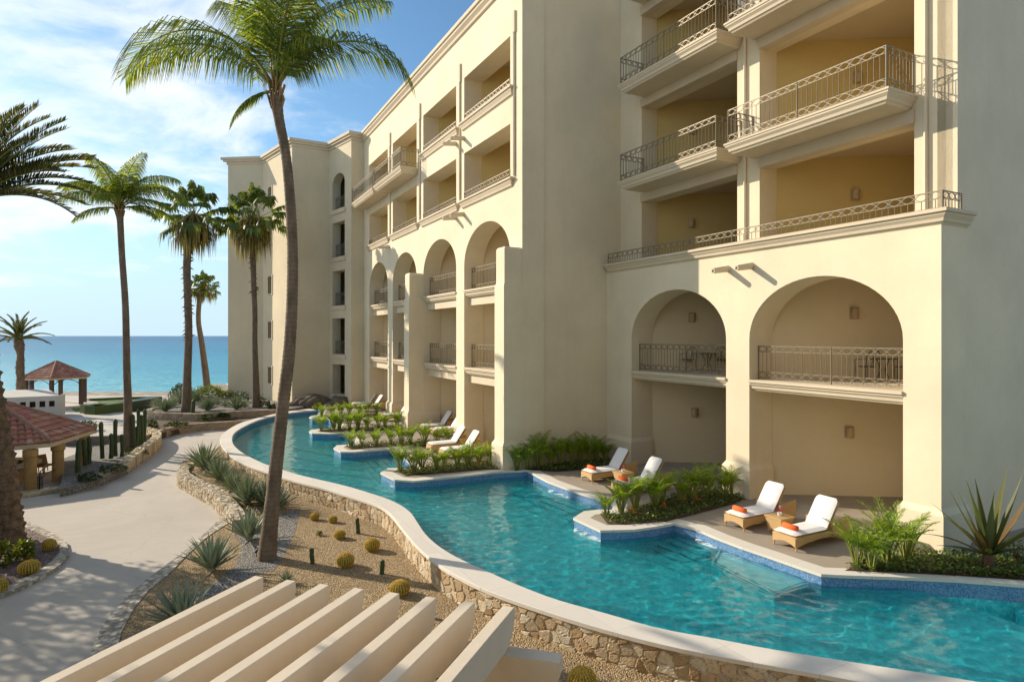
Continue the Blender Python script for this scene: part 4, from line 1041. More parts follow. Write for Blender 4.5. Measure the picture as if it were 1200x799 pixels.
p4 = [pt(300.5,477.5,Y4), pt(299.5,440,Y4), pt(298.5,400,Y4), pt(298.5,365,Y4), pt(297,330,Y4), pt(296.5,290,Y4), pt(296.5,260,Y4)]
fan_palm('fan_palm', tuple(p4[0]), p4, [.33,.24,.20,.20,.20,.24,.2], 2.85, 'full fan palm standing right in front of the cream hotel tower', 33, 1.05)
Y5 = 60
p5 = [pt(243,456,Y5), pt(240,430,Y5), pt(236,400,Y5), pt(232.5,375,Y5), pt(234,350,Y5), pt(238,338,Y5)]
fan_palm('fan_palm', tuple(p5[0]), p5, [.34,.30,.26,.22,.22,.2], 1.75, 'smallest fan palm, with a thin pale curved trunk, behind the shaggy one', 41, .5, False)

def date_palm(name, base, tpts, rad, L, nfr, label, seed, fr=None, boots=60, bs=.16):
    random.seed(seed); o = empty(name, base, label, 'palm tree', 'date palms'); top = Vector(tpts[-1])
    trunk('trunk', tpts, rad, MAT['datetrunk'], o, 14, .06, .2)
    mb = MB(); rc = MB()
    for k in range(nfr):
        a = R(k*137.5); e = R(84-(k/nfr)*(58 if L > 3 else 80)+random.uniform(-5,5)); frond(mb, top, a, e, L*random.uniform(.9,1.08), R(random.uniform(38,62)), 76, .05, .42*L/3, .12, rc, vee=.45, fwd=.55, t0=.14, rr=.035, curl=1.3, lf=lambda t: .55+.45*math.sin(math.pi*t**.6))
    for az, el, l, bend in (fr or []):
        frond(mb, top, R(az), R(el), l, R(bend), 80, .05, .42*L/3, .12, rc, vee=.45, fwd=.55, t0=.14, rr=.035, curl=1.3, lf=lambda t: .55+.45*math.sin(math.pi*t**.6))
    mb.build('crown', MAT['date'], o); rc.build('frond_stems', MAT['stem'], o)
    mb = MB()
    for k in range(boots):
        f = k/boots; i = min(len(tpts)-2, int(f*(len(tpts)-1))); g_ = f*(len(tpts)-1)-i; c = Vector(tpts[i]).lerp(Vector(tpts[i+1]), g_); r = rad[i]*(1-g_)+rad[i+1]*g_
        a = R(k*137.5); d = Vector((math.cos(a), math.sin(a), 0)); tn = Vector((-d.y, d.x, 0))*bs*.75; c = c+d*(r-.05)
        mb.poly([c-tn, c+tn, c+Vector((0,0,bs*1.7))+tn*.5, c+Vector((0,0,bs*1.7))-tn*.5, c+d*.11+Vector((0,0,bs*1.25))+tn*.4, c+d*.11+Vector((0,0,bs*1.25))-tn*.4], [(0,1,4,5), (1,2,4), (3,0,5), (2,3,5,4)])
    mb.build('trunk_boots', MAT['datetrunk'], o)
    return o
Yd = 18.3
dp = [pt(8,648,Yd), pt(6,600,Yd), pt(0,540,Yd), pt(-11,470,Yd), pt(-22,390,Yd), pt(-31,310,Yd), pt(-38,238,Yd)]
date_palm('date_palm', tuple(dp[0]), dp, [.47,.38,.34,.30,.29,.29,.33], 3.3, 40, 'massive date palm at the left edge, its thick rough trunk rising from the pink gravel', 51,
          [(0,24,3.7,48), (4,38,3.8,42), (-6,48,3.8,36), (8,58,3.7,34), (-3,16,3.5,58), (0,66,3.6,30), (6,32,3.6,52), (-12,28,3.6,40), (14,44,3.7,45)], 190, .17)
Ye = 50
de = [pt(24,490,Ye), pt(24,460,Ye), pt(24,442,Ye), pt(23.5,432,Ye), pt(24,415,Ye), pt(22.5,406,Ye), pt(22,398,Ye)]
date_palm('date_palm', tuple(de[0]), de, [.33,.30,.27,.30,.24,.36,.3], 2.35, 26, 'small date palm beside the seaside gazebo, standing in front of the horizon', 61, None, 50, .12)

# small areca palms in the pool beds
def areca(seed, h=1.25, nf=15, par=True):
    random.seed(seed); o = empty('areca_palm', (0,0,0), '', 'small palm'); mb = MB(); rc = MB()
    for k in range(nf):
        a = R(k*137.5+random.uniform(-15,15)); e = R(random.uniform(72, 89)); L = h*random.uniform(.8, 1.2)
        b_ = Vector((math.cos(a)*.05, math.sin(a)*.05, .0)); frond(mb, b_, a, e, L, R(random.uniform(55,115)), 24, .021, .34*h, .35, rc, vee=.25, fwd=.6, t0=.42, rr=.02, curl=2.3)
    mb.build('leaves', MAT['areca'], o); rc.build('stems', MAT['stem'], o); random.seed(seed+3); return o
AR = [areca(101, 1.15, 15), areca(117, 1.0, 13), areca(131, 1.25, 16)]
used_ar = [0]; PL = []
def place_arecas(pts, bed, labels_fn, scale=1.0, z=0.01, order='from the pool tip'):
    for i, p in enumerate(pts):
        k = random.randrange(3); src = AR[k]; rz = random.uniform(0, 6.28); sc_ = scale*random.uniform(.82, 1.15)
        lab = '%s small areca palm %s, %s' % (ORD[i] if i < 14 else 'last', order, bed)
        if not src.get('placed'):
            src.location = (p.x, p.y, z); src.rotation_euler = (0,0,rz); src.scale = (sc_,)*3; src['label'] = lab; src['group'] = 'small palms in the poolside beds'; src['placed'] = 1
        else: dup(src, (p.x, p.y, z), rz, lab, 'small palms in the poolside beds', sc_, ARK[k])
ARK = [kids(a) for a in AR]
def along(a, b_, n, j=.12):
    return [a.lerp(b_, (i+.5*(n == 1))/max(1, n-1))+Vector((random.uniform(-j,j), random.uniform(-j,j), 0)) for i in range(n)]
def cover_mesh(mb, poly, n, h=.16, s_=.06):
    xs = [p.x for p in poly]; ys_ = [p.y for p in poly]; P = [(p.x, p.y) for p in poly]; c = 0; tries = 0
    def ins(x, y):
        r = False; j = len(P)-1
        for i in range(len(P)):
            if (P[i][1] > y) != (P[j][1] > y) and x < (P[j][0]-P[i][0])*(y-P[i][1])/(P[j][1]-P[i][1])+P[i][0]: r = not r
            j = i
        return r
    while c < n and tries < n*12:
        tries += 1; x = random.uniform(min(xs), max(xs)); y = random.uniform(min(ys_), max(ys_))
        if not ins(x, y): continue
        hh_ = h*(.45+.55*abs(math.sin(x*5.1)*math.cos(y*4.3)))
        p = Vector((x, y, random.uniform(.02, hh_))); a = random.uniform(0, 6.28); e = random.uniform(-.2, 1.0); d = Vector((math.cos(a)*math.cos(e), math.sin(a)*math.cos(e), math.sin(e))); tn = Vector((-math.sin(a), math.cos(a), 0))
        l = s_*random.uniform(.7, 1.4); mb.poly([p, p+d*l*.5+tn*l*.32, p+d*l, p+d*l*.5-tn*l*.32], [(0,1,2,3)]); c += 1
BEDS = [
 ('nearest planter bed', [(703,602),(708,600),(722,603),(760,592),(800,577),(835,572),(866,572),(874,583),(860,590),(815,602),(780,611),(735,614),(712,613.5)], [((710,606),(862,580),10)], 2600),
 ('second planter bed', [(464,550.5),(475,549.5),(500,546),(545,541),(583,538),(598,548),(604,551.2),(640,546),(712,538.5),(722,543),(716,548),(690,550),(650,552.5),(612,549.8),(570,549.5),(520,554),(475,557.5)], [((470,554),(585,543),10), ((608,550),(712,541),10)], 3400),
 ('third planter bed', [(405,523),(420,520.5),(455,518.5),(500,516),(530,516),(545,520),(530,525),(470,521.5),(435,524),(412,526.4)], [((410,524.3),(540,519),10)], 1800),
 ('fourth planter bed', [(374,505.3),(380,503),(420,501),(470,499),(478,503),(440,504.5),(405,505),(385,506.3)], [((378,505),(473,501),10)], 1200),
 ('fifth planter bed, nearest the towers', [(374,488.5),(380,487),(420,485),(440,484.5),(445,487),(410,489.2),(385,489.6)], [((378,488),(442,486),7)], 700),
]
for bed, poly, rows_, nc in BEDS:
    P = px(poly, .012); sheet('bed_soil', P, .012, MAT['soil'])
    mb = MB(); random.seed(len(bed)); cover_mesh(mb, P, int(nc*1.7), .22, .075); tag(mb.build('ground_cover', MAT['cover']), 'low dark leafy ground cover in the '+bed, 'ground cover', kind='stuff')
    k = 0
    for ri, (a, b_, n_) in enumerate(rows_):
        big = 1.0 if 'near' in bed and 'tow' not in bed else .95
        place_arecas(along(G(*a), G(*b_), n_), bed, None, .86 if ri == 0 else 1.05, order='from the pool tip' if ri == 0 else 'from the left against the shaded wall')
# corner bed at the right of the picture
cb = [(990,668),(1004,661),(1040,652),(1072,648),(1100,650),(1200,655),(1330,662),(1330,690),(1200,679.5),(1120,674),(1060,671)]
P = px(cb, .012); sheet('bed_soil', P, .012, MAT['soil']); mb = MB(); cover_mesh(mb, P, 8500, .25, .075); tag(mb.build('ground_cover', MAT['cover']), 'leafy ground cover in the corner bed under the big bromeliad', 'ground cover', kind='stuff')
for i, (x, y, s_) in enumerate(((1005,664,.95),(1022,668,.95),(1040,662,1.1),(1062,657,1.0))):
    p = G(x, y); dup(AR[i % 3], (p.x, p.y, .01), i*1.3, ORD[i]+' areca palm from the left in the corner bed beside the last pier', 'small palms in the poolside beds', s_, ARK[i % 3])
# orange flowering plants among the ground cover
def flowers(pts, s_=.05):
    mb = MB()
    for x, y in pts:
        c = G(x, y); 
        for k in range(9): q = c+Vector((random.uniform(-.12,.12), random.uniform(-.12,.12), random.uniform(.12,.24))); mb.obox(q, Vector((1,0,0)), Vector((0,1,0)), Vector((0,0,1)), s_*.35, s_*.35, s_*.25)
    return mb
tag(flowers([(777,598),(797,590),(741,605),(816,590),(688,552),(652,545),(560,548)]).build('flowers', MAT['orange']), 'tiny orange blossoms scattered among the ground cover of the pool beds', 'flowers', kind='stuff')

# agaves
def agave(seed, n, L, w_, el0, el1, mat, name='agave'):
    random.seed(seed); o = empty(name, (0,0,0), '', 'agave'); mb = MB()
    for k in range(n):
        f = k/(n-1); a = R(k*137.5+random.uniform(-8,8)); e = R(el0+(el1-el0)*f+random.uniform(-5,5)); l = L*random.uniform(.8,1.05)*(1-.12*f); d = Vector((math.cos(a), math.sin(a), 0)); tn = Vector((-d.y, d.x, 0)); p = d*.05+Vector((0,0,.04)); V = []; m = 6
        bnd = random.uniform(-.1,.35)
        for j in range(m+1):
            t = j/m; ww = w_*(.55+.9*math.sin(math.pi*min(1,t*.9+.1))*.75)*(1-t**2.2); 
            up = Vector((-math.cos(a)*math.sin(e), -math.sin(a)*math.sin(e), math.cos(e)))
            V += [p-tn*ww+up*ww*.35, p-up*ww*.22, p+tn*ww+up*ww*.35]; p = p+(d*math.cos(e)+Vector((0,0,math.sin(e))))*l/m; e -= bnd/m
        mb.poly(V, [(3*j+c, 3*j+c+1, 3*j+c+4, 3*j+c+3) for j in range(m) for c in (0,1)])
    mb.build('leaves', mat, o); mb = MB(); mb.lathe([(.0,-.02),(.10,0),(.12,.08),(.06,.16),(0,.2)], 8); mb.build('heart', MAT['agave'], o); random.seed(seed); return o
AG = [agave(201, 80, 1.0, .036, 14, 88, MAT['agave']), agave(202, 40, 1.08, .052, 28, 88, MAT['agaveblue']), agave(203, 60, .92, .034, 12, 88, MAT['agave'])]
AGK = [kids(a) for a in AG]
def put(srcs, kk, k, loc, sc_, label, group):
    s_ = srcs[k]
    tilt = random.uniform(-.10,.10), random.uniform(-.10,.10)
    if 'barrel' in label: sc_ = (sc_*random.uniform(.96,1.06), sc_, sc_*random.uniform(.86,1.08))
    else: sc_ = (sc_,)*3
    if not s_.get('placed'): s_.location = loc; s_.scale = sc_; s_['label'] = label; s_['group'] = group; s_['placed'] = 1; return s_
    r = dup(s_, loc, random.uniform(0,6.28), label, group, sc_, kk[k]); r.rotation_euler = (tilt[0], tilt[1], r.rotation_euler[2]); return r
for k, x, y, z, sc_, lab in (
    (1, 248, 668, GZ, 1.02, 'blue-green agave on the tan gravel left of the coconut palm, beside the path edging'),
    (1, 291.5, 632, GZ, 1.02, 'tall open agave just left of the base of the leaning coconut palm'),
    (1, 216, 733, GZ, 1.0, 'dark blue agave half hidden behind the first pergola beam'),
    (0, 240, 549, -.3, 1.32, 'largest bushiest agave at the far end of the stone terrace'),
    (2, 257, 562, -.33, 1.25, 'second agave on the stone terrace, right of the largest bushy one'),
    (2, 272, 573.5, -.38, 1.05, 'small upright agave in the middle of the stone terrace row'),
    (2, 289, 589, -.45, 1.28, 'fourth agave on the terrace, spreading close to the pool wall'),
    (0, 311, 592, -.52, 1.12, 'agave directly behind the leaning coconut trunk, against the pool wall'),
    (1, 326, 596, -.58, .9, 'agave just right of the leaning coconut trunk, against the pool wall'),
    (2, 336, 683, GZ, .40, 'small bright green agave behind the ends of the pergola beams'),
    (2, 370, 692, GZ, .22, 'tiny green rosette behind the third pergola beam'),
    (2, 514, 797, GZ, .30, 'dark little agave under the pergola between two beams')):
    p = G(x, y, z); put(AG, AGK, k, (p.x, p.y, z), sc_, lab, 'agaves around the gravel garden')
for i, (k, x, y, sc_) in enumerate(((2,183,477,1.0),(0,194,482,1.25),(2,202.5,476.5,1.1),(0,211,472.5,1.45),(2,230,470,1.2),(0,243,481,1.35),(2,255,474,.8),(2,264,476.5,.75),(0,277,479.5,1.3),(2,287,477,.75),(2,236,465,1.3),(0,222,468,1.3))):
    p = G(x, y, UPZ); put(AG, AGK, k, (p.x, p.y, UPZ), sc_, '%s grey-green agave counted from the left edge of the list of plants in the raised planter by the fan palms' % ORD[i] if False else ['round', 'tall', 'small', 'widest', 'loose', 'large central', 'tiny', 'low', 'big blue', 'little green', 'distant', 'hidden'][i]+' agave in the raised planter '+['at its far left tip','second from its left tip','between the left pair and the shaggy fan palm','left of the shaggy fan palm trunk','right behind the shaggy fan palm trunk','midway between the two large fan palms','right of the large central one','beside the big blue one','left of the palm before the tower','at the foot of the palm before the tower','behind the large central one','behind the shaggy fan palm'][i], 'agaves in the raised planter')
# barrel cacti
def barrel(seed=1):
    o = empty('barrel_cactus', (0,0,0), '', 'cactus'); nr = 22; mb = MB(); V = []; rows_ = 14; m = nr*4
    for j in range(rows_+1):
        ph = -math.pi/2*.75+(math.pi/2*1.75)*j/rows_
        for k in range(m):
            t = 2*math.pi*k/m; rib = 1+.07*math.cos(nr*t); r = math.cos(ph)*rib; V.append((r*math.cos(t), r*math.sin(t), .78+.88*math.sin(ph)))
    mb.poly(V, [(j*m+k, j*m+(k+1) % m, (j+1)*m+(k+1) % m, (j+1)*m+k) for j in range(rows_) for k in range(m)]); mb.build('body', MAT['barrel'], o, smooth=True)
    mb = MB(); random.seed(seed)
    for j in range(24):
        ph = -math.pi/2*.6+(math.pi/2*1.58)*j/24
        for k in range(nr):
            t = 2*math.pi*k/nr; c = Vector((math.cos(ph)*1.07*math.cos(t), math.cos(ph)*1.07*math.sin(t), .78+.88*math.sin(ph))); nn = (c-Vector((0,0,.78))).normalized()
            for q in range(5):
                d = (nn*.8+Vector((random.uniform(-1,1), random.uniform(-1,1), random.uniform(-1,1)))).normalized(); s_ = d.cross(nn).normalized()*.03; mb.poly([c-s_, c+s_, c+d*.17], [(0,1,2)])
    mb.build('spines', MAT['spine'], o); return o
BC = [barrel()]; BK = [kids(BC[0])]
for x, y, r, z, lab in ((368.6,609,5.6,GZ,'small golden barrel cactus farthest left in the gravel, nearest the pool wall'),(390,612,5.4,GZ,'small golden barrel cactus right of the farthest one, near the pool wall'),(398,630.5,7.2,GZ,'golden barrel cactus in the middle of the gravel behind the larger ones'),(436,645,9,GZ,'round golden barrel cactus rightmost of the middle group, beside the short column cactus'),(405,663,10.5,GZ,'large golden barrel cactus in the middle of the gravel'),(468.6,696,12.5,GZ,'largest golden barrel cactus behind the pergola beam ends'),(682.5,806,17,GZ,'golden barrel cactus at the bottom edge right of the pergola'),(57,644,8,-.66,'golden barrel cactus at the lit tip of the pink gravel bed'),(34,671,11.3,-.66,'golden barrel cactus in the middle of the pink gravel bed'),(-3,694,10,-.66,'golden barrel cactus cut by the left edge of the photo')):
    p = G(x, y, z); put(BC, BK, 0, (p.x, p.y, z), r*p.y/730/1.15, lab, 'golden barrel cacti')
# column cacti
def column(seed, arms=False):
    o = empty('column_cactus', (0,0,0), '', 'cactus'); nr = 8; m = nr*3; V = []; rows_ = 20
    for j in range(rows_+1):
        f = j/rows_; rr = .095*(1 if f < .9 else math.sqrt(max(0, 1-((f-.9)/.1)**2)))*(1+.06*math.sin(f*13+seed)); cx = .03*math.sin(f*3+seed); cy = .02*math.cos(f*4+seed)
        for k in range(m): t = 2*math.pi*k/m; q = rr*(1+.16*math.cos(nr*t)); V.append((cx+q*math.cos(t), cy+q*math.sin(t), f))
    mb = MB(); mb.poly(V, [(j*m+k, j*m+(k+1) % m, (j+1)*m+(k+1) % m, (j+1)*m+k) for j in range(rows_) for k in range(m)]); mb.build('stem', MAT['cactus'], o, smooth=True); return o
CC = [column(1), column(2.3)]; CK = [kids(c) for c in CC]
def putcol(k, x, yt, yb, z, rad, lab, grp):
    p = G(x, yb, z); h = (yb-yt)*p.y/730; s_ = (rad/.1, rad/.1, h); src = CC[k]
    if not src.get('placed'): src.location = (p.x, p.y, z-.01); src.scale = s_; src['label'] = lab; src['group'] = grp; src['placed'] = 1
    else: dup(src, (p.x, p.y, z-.01), random.uniform(0,6), lab, grp, s_, CK[k])
for i, (x, yt, yb, lab) in enumerate(((419,606,625,'short dark column cactus standing closest to the pool wall'),(366,641.5,660,'short column cactus alone left of the largest mid barrel cactus'),(447.8,655,672.5,'short column cactus with pale ribs left of the largest barrel cactus'),(498,700,722,'short column cactus almost hidden behind a pergola beam end'))):
    putcol(i % 2, x, yt, yb, GZ, .055, lab, 'short column cacti in the gravel')
for i, (x, yt, yb) in enumerate(((92,513,553),(99.4,514,545),(104.3,511,543),(119.2,493,537),(130.2,507,537),(135.3,490,534),(142.9,508,535),(156.5,484.5,527),(162.5,478.5,523),(166,485,522),(169.5,478.5,520),(160,498,525))):
    putcol(i % 2, x, yt, yb, -.35, .085, ORD[i]+' column cactus from the left in the planter behind the curved stone wall' if i < 11 else 'short extra column cactus in the dense clump at the right end of the planter', 'column cacti in the planter')
putcol(0, 226.5, 468, 489, -.3, .12, 'little column cactus in front of the raised planter wall', 'column cacti in the planter')
putcol(1, 315, 469, 479, 0, .12, 'small column cactus beside the hotel tower foot', 'column cacti in the planter')

# shrubs made of leaf clumps
def shrub(name, c, rx, ry, rz, n, mat, label, s_=.12, cat='shrub', grp=None, seed=0, base=True):
    random.seed(seed+int(abs(c[0])*10)); o = empty(name, tuple(c), label, cat, grp); mb = MB(); st_ = MB(); C = Vector(c)
    for k in range(9):
        a = R(k*40+random.uniform(-15,15)); q = C+Vector((math.cos(a)*rx*.55, math.sin(a)*ry*.55, rz*random.uniform(.9,1.5))); st_.tube([C, C.lerp(q,.5)+Vector((0,0,.05)), q], [.02,.014,.006], 4)
    for k in range(n):
        a = random.uniform(0,6.28); e = math.asin(random.uniform(-.15,1)); r = random.uniform(.55,1)**.5*(1+.22*math.sin(3*a+seed)*math.cos(4*e))
        p = C+Vector((math.cos(a)*math.cos(e)*rx*r, math.sin(a)*math.cos(e)*ry*r, math.sin(e)*rz*r*1.6+rz*.25)); d = Vector((random.uniform(-1,1), random.uniform(-1,1), random.uniform(-.2,1))).normalized(); tn = d.cross(Vector((random.uniform(-1,1),.3,1))).normalized(); l = s_*random.uniform(.6,1.4)
        mb.poly([p, p+d*l*.5+tn*l*.3, p+d*l, p+d*l*.5-tn*l*.3], [(0,1,2,3)])
    mb.build('leaves', mat, o); st_.build('stems', MAT['wood'], o); return o
def sh(x, y, z, rpx, hpx, n, mat, label, s_=.12, seed=0, name='shrub'):
    p = G(x, y, z); r = rpx*p.y/730; shrub(name, (p.x, p.y, z), r, r*.8, hpx*p.y/730/1.85, n, MAT[mat], label, s_, seed=seed)
sh(246, 467, 0, 17, 15, 900, 'yellowshrub', 'wide yellow-green shrub behind the agaves in the raised planter', .18, 1)
sh(268, 466, 0, 12, 8, 500, 'yellowshrub', 'low bright shrub left of the hotel tower', .16, 2)
sh(212, 466, 0, 12, 16, 700, 'shrub', 'grey green bush behind the left agaves of the raised planter', .2, 3)
sh(282, 471, 0, 10, 12, 500, 'shrub', 'dark bush behind the big blue agave near the tower', .14, 4)
sh(307, 477, 0, 6, 12, 350, 'shrub', 'upright leafy shrub right of the fan palm before the tower', .14, 5)
sh(322, 479, 0, 6, 6, 250, 'shrub', 'small dark shrub at the foot of the hotel tower', .12, 6)
sh(178, 503, -.3, 7, 11, 350, 'shrub', 'green bush at the left end below the raised planter wall', .13, 7)
sh(243, 493, -.3, 9, 7, 350, 'shrub', 'dark low bush halfway along the raised planter wall', .13, 8)
sh(262, 490, -.3, 8, 6, 300, 'shrub', 'second dark low bush below the raised planter wall, further right', .13, 9)
sh(207, 500, -.3, 14, 6, 400, 'shrub', 'long low bush below the left part of the raised planter wall', .13, 10)
sh(101, 502, -.6, 12, 9, 500, 'shrub', 'round grey bush behind the tip of the tiled bar roof', .12, 11)
sh(104, 563, -.4, 13, 9, 420, 'shrub', 'low dark shrub at the left end of the cactus planter', .1, 12)
sh(132, 552, -.4, 15, 8, 420, 'shrub', 'low dark shrub in the middle of the cactus planter', .1, 13)
sh(160, 533, -.4, 12, 7, 380, 'shrub', 'low dark shrub among the clump of column cacti', .1, 14)
sh(29, 655, -.66, 11, 22, 700, 'yellowshrub', 'climbing green shrub around the foot of the massive date palm', .09, 15)
sh(-3, 662, -.66, 16, 30, 900, 'yellowshrub', 'bright leafy shrub left of the date palm foot, cut by the photo edge', .1, 16)
sh(1192, 664, .01, 10, 30, 260, 'shrub', 'thin variegated shrub right of the big bromeliad', .07, 17)
sh(374.6, 627, GZ, 4, 5, 130, 'yellowshrub', 'little yellow tuft in the gravel between the small barrel cacti', .05, 18, 'tuft')
sh(372, 480, 0, 5, 8, 250, 'yellowshrub', 'light green bush at the sea end of the pool, beside the rocks', .12, 19)

# the big bromeliad in the right corner
random.seed(77); c = G(1158, 668); br = empty('bromeliad', (c.x, c.y, 0), 'giant bromeliad with long dark strap leaves against the shaded wall at the right', 'plant'); mb = MB()
def strap(az, el, L, bend, w_=.075):
    L *= 1.22
    d = Vector((math.cos(az), math.sin(az), 0)); tn = Vector((-d.y, d.x, 0)); p = c+Vector((0,0,.35))+d*.06; e = el; V = []; m = 9
    for j in range(m+1):
        t = j/m; ww = w_*(.6+.6*math.sin(math.pi*min(1,t+.15)))*(1-t**3*.9); up = Vector((-d.x*math.sin(e), -d.y*math.sin(e), math.cos(e)))
        V += [p-tn*ww+up*ww*.4, p, p+tn*ww+up*ww*.4]; p = p+(d*math.cos(e)+Vector((0,0,math.sin(e))))*L/m; e -= bend/m*(.4+1.2*t)
    mb.poly(V, [(3*j+k, 3*j+k+1, 3*j+k+4, 3*j+k+3) for j in range(m) for k in (0,1)])
for az, el, L, bd in ((180,28,1.25,.5),(172,48,1.35,.15),(165,62,1.35,-.1),(190,75,1.5,.1),(10,78,1.75,.05),(0,66,1.75,-.15),(6,50,1.45,-.3),(355,34,1.3,-.1),(12,25,1.2,.5),(90,80,1.4,.1),(250,82,1.2,.1),(200,60,.9,.2),(300,55,.9,.4),(160,12,.8,.3),(20,10,.8,.6),(230,35,.8,.8),(140,70,1.2,0),(45,60,1.3,.2),(320,30,.9,.7),(110,40,1,.5)): strap(R(az), R(el), L, bd)
mb.build('leaves', MAT['brom'], br); mb = MB(); mb.tube([c, c+Vector((0,0,.2)), c+Vector((0,0,.45))], [.15,.13,.08], 10); mb.build('stem', MAT['wood'], br)

# ---------------------------------------------------------------- loungers
def lounger():
    o = empty('sun_lounger', (0,0,0), '', 'sun lounger'); W = .34; Lg = 2.0
    # local axes: +x towards the head end, y across; origin on the floor at the middle
    def prof_side(mb, y):          # arched skirt
        n = 14; x0, x1 = -1.0, 1.0; V = []; 
        for k in range(n+1):
            x = x0+(x1-x0)*k/n; zb = .09+.11*math.sin(math.pi*k/n)**.8; zt = .33
            V += [(x, y-.02, zb), (x, y+.02, zb), (x, y+.02, zt), (x, y-.02, zt)]
        mb.poly(V, [(k*4+a, k*4+(a+1) % 4, (k+1)*4+(a+1) % 4, (k+1)*4+a) for k in range(n) for a in range(4)]+[(3,2,1,0), (n*4, n*4+1, n*4+2, n*4+3)])
    mb = MB()
    for y in (-W, W): prof_side(mb, y)
    for x in (-1.0, 1.0):
        n = 8; V = []
        for k in range(n+1):
            y = -W+2*W*k/n; zb = .10+.09*math.sin(math.pi*k/n); V += [(x-.02,y,zb), (x+.02,y,zb), (x+.02,y,.33), (x-.02,y,.33)]
        mb.poly(V, [(k*4+a, k*4+(a+1) % 4, (k+1)*4+(a+1) % 4, (k+1)*4+a) for k in range(n) for a in range(4)])
    mb.box(-1.0, 1.0, -W, W, .30, .335); mb.build('frame', MAT['wicker'], o)
    for x in (-.97, .97):
        for y in (-W+.01, W-.01): mb = MB(); mb.tube([(x,y,.12), (x,y,0)], [.026,.018], 8); mb.build('leg', MAT['wicker'], o)
    for y in (-W-.045, W+.045):       # side arms rising to the head end
        mb = MB(); mb.hexa([(.38,y-.035,.22),(1.04,y-.035,.16),(1.04,y+.035,.16),(.38,y+.035,.22)], [(.38,y-.035,.55),(1.04,y-.035,.64),(1.04,y+.035,.64),(.38,y+.035,.55)]); mb.build('armrest', MAT['wicker'], o)
    def pad(name, M, L, th=.10, w_=.31, roundend=True):
        me = MB(); nx, ny = 12, 8; V = []
        for top in (0, 1):
            for i in range(nx+1):
                for j in range(ny+1):
                    x = L*i/nx; y = -w_+2*w_*j/ny; ex = min(x, L-x)/.06; ey = min(y+w_, w_-y)/.06; e = min(1, ex)*min(1, ey)
                    if roundend and x > L*.86: y *= 1-.22*((x-L*.86)/(L*.14))**2
                    z = th*(.5+.5*math.sqrt(max(0, min(1, e)))) if top else th*(.5-.5*math.sqrt(max(0, min(1, e))))
                    V.append(tuple(M @ Vector((x, y, z))))
        q = (nx+1)*(ny+1); f = lambda i, j: i*(ny+1)+j; F_ = []
        for i in range(nx):
            for j in range(ny): F_ += [(f(i,j), f(i+1,j), f(i+1,j+1), f(i,j+1))[::-1], (q+f(i,j), q+f(i+1,j), q+f(i+1,j+1), q+f(i,j+1))]
        for i in range(nx): F_ += [(f(i,0), f(i+1,0), q+f(i+1,0), q+f(i,0)), (f(i,ny), q+f(i,ny), q+f(i+1,ny), f(i+1,ny))]
        for j in range(ny): F_ += [(f(0,j), q+f(0,j), q+f(0,j+1), f(0,j+1)), (f(nx,j), f(nx,j+1), q+f(nx,j+1), q+f(nx,j))]
        me.poly(V, F_); me.build(name, MAT['cushion'], o, smooth=True)
    pad('seat_cushion', Matrix.Translation((-1.02,0,.335)), 1.30, .11, .335, False)
    pad('back_cushion', Matrix.Translation((.26,0,.37)) @ Matrix.Rotation(-R(55), 4, 'Y'), .86, .11, .32)
    mb = MB(); M = Matrix.Translation((.30,0,.34)) @ Matrix.Rotation(-R(55), 4, 'Y'); q = [M @ Vector(v) for v in ((0,-.29,-.03),(.80,-.29,-.03),(.80,.29,-.03),(0,.29,-.03),(0,-.29,.01),(.80,-.29,.01),(.80,.29,.01),(0,.29,.01))]; mb.hexa(q[:4], q[4:]); mb.build('back_panel', MAT['wicker'], o)
    return o
LG = [lounger()]; LK = [kids(LG[0])]
rzL = math.atan2(PDIR.y, PDIR.x)
def roll(loc, label):
    o = MB(); c = Vector(loc); o.tube([c+ADIR*-.21, c+ADIR*-.205, c+ADIR*.205, c+ADIR*.21], [.055,.07,.07,.055], 14); tag(o.build('rolled_towel', MAT['orange'], None, True), label, 'towel', 'rolled orange towels')
LSP = [(14.54, 10.8, 'front lounger of the nearest pair, rightmost, in full sun', 1), (14.66, 12.55, 'rear lounger of the nearest pair, left of the wicker table', 1),
       (14.1, 17.1, 'lounger half hidden behind the nearest palm bed', 1), (14.2, 19.1, 'lounger with its foot towards the pool, left of the pink flower', 1),
       (11.1, 25.8, 'lounger at the right end under the nearest far arch', 0), (11.1, 27.4, 'lounger left of its twin under the nearest far arch', 0),
       (12.8, 31.6, 'lounger standing in half shade behind the buttress, right one', 0), (12.8, 33.2, 'lounger standing in half shade behind the buttress, left one', 0),
       (12.2, 38.8, 'lounger with a bright raised back, right of the second buttress', 0), (12.1, 44.6, 'second to last lounger near the towers', 0), (12.1, 46.4, 'last lounger, closest to the towers', 0)]
for i, (D, u, lab, t_) in enumerate(LSP):
    p = F(D, u, .006); lab = 'wicker '+lab
    if i == 0: LG[0].location = p; LG[0].rotation_euler = (0,0,rzL); LG[0]['label'] = lab; LG[0]['group'] = 'sun loungers on the deck'
    else: dup(LG[0], p, rzL, lab, 'sun loungers on the deck', 1.0, LK[0])
    if t_: roll(F(D-.78, u, .006+.335+.11+.065), 'rolled orange towel on the '+lab.replace('wicker ', '').split(',')[0])
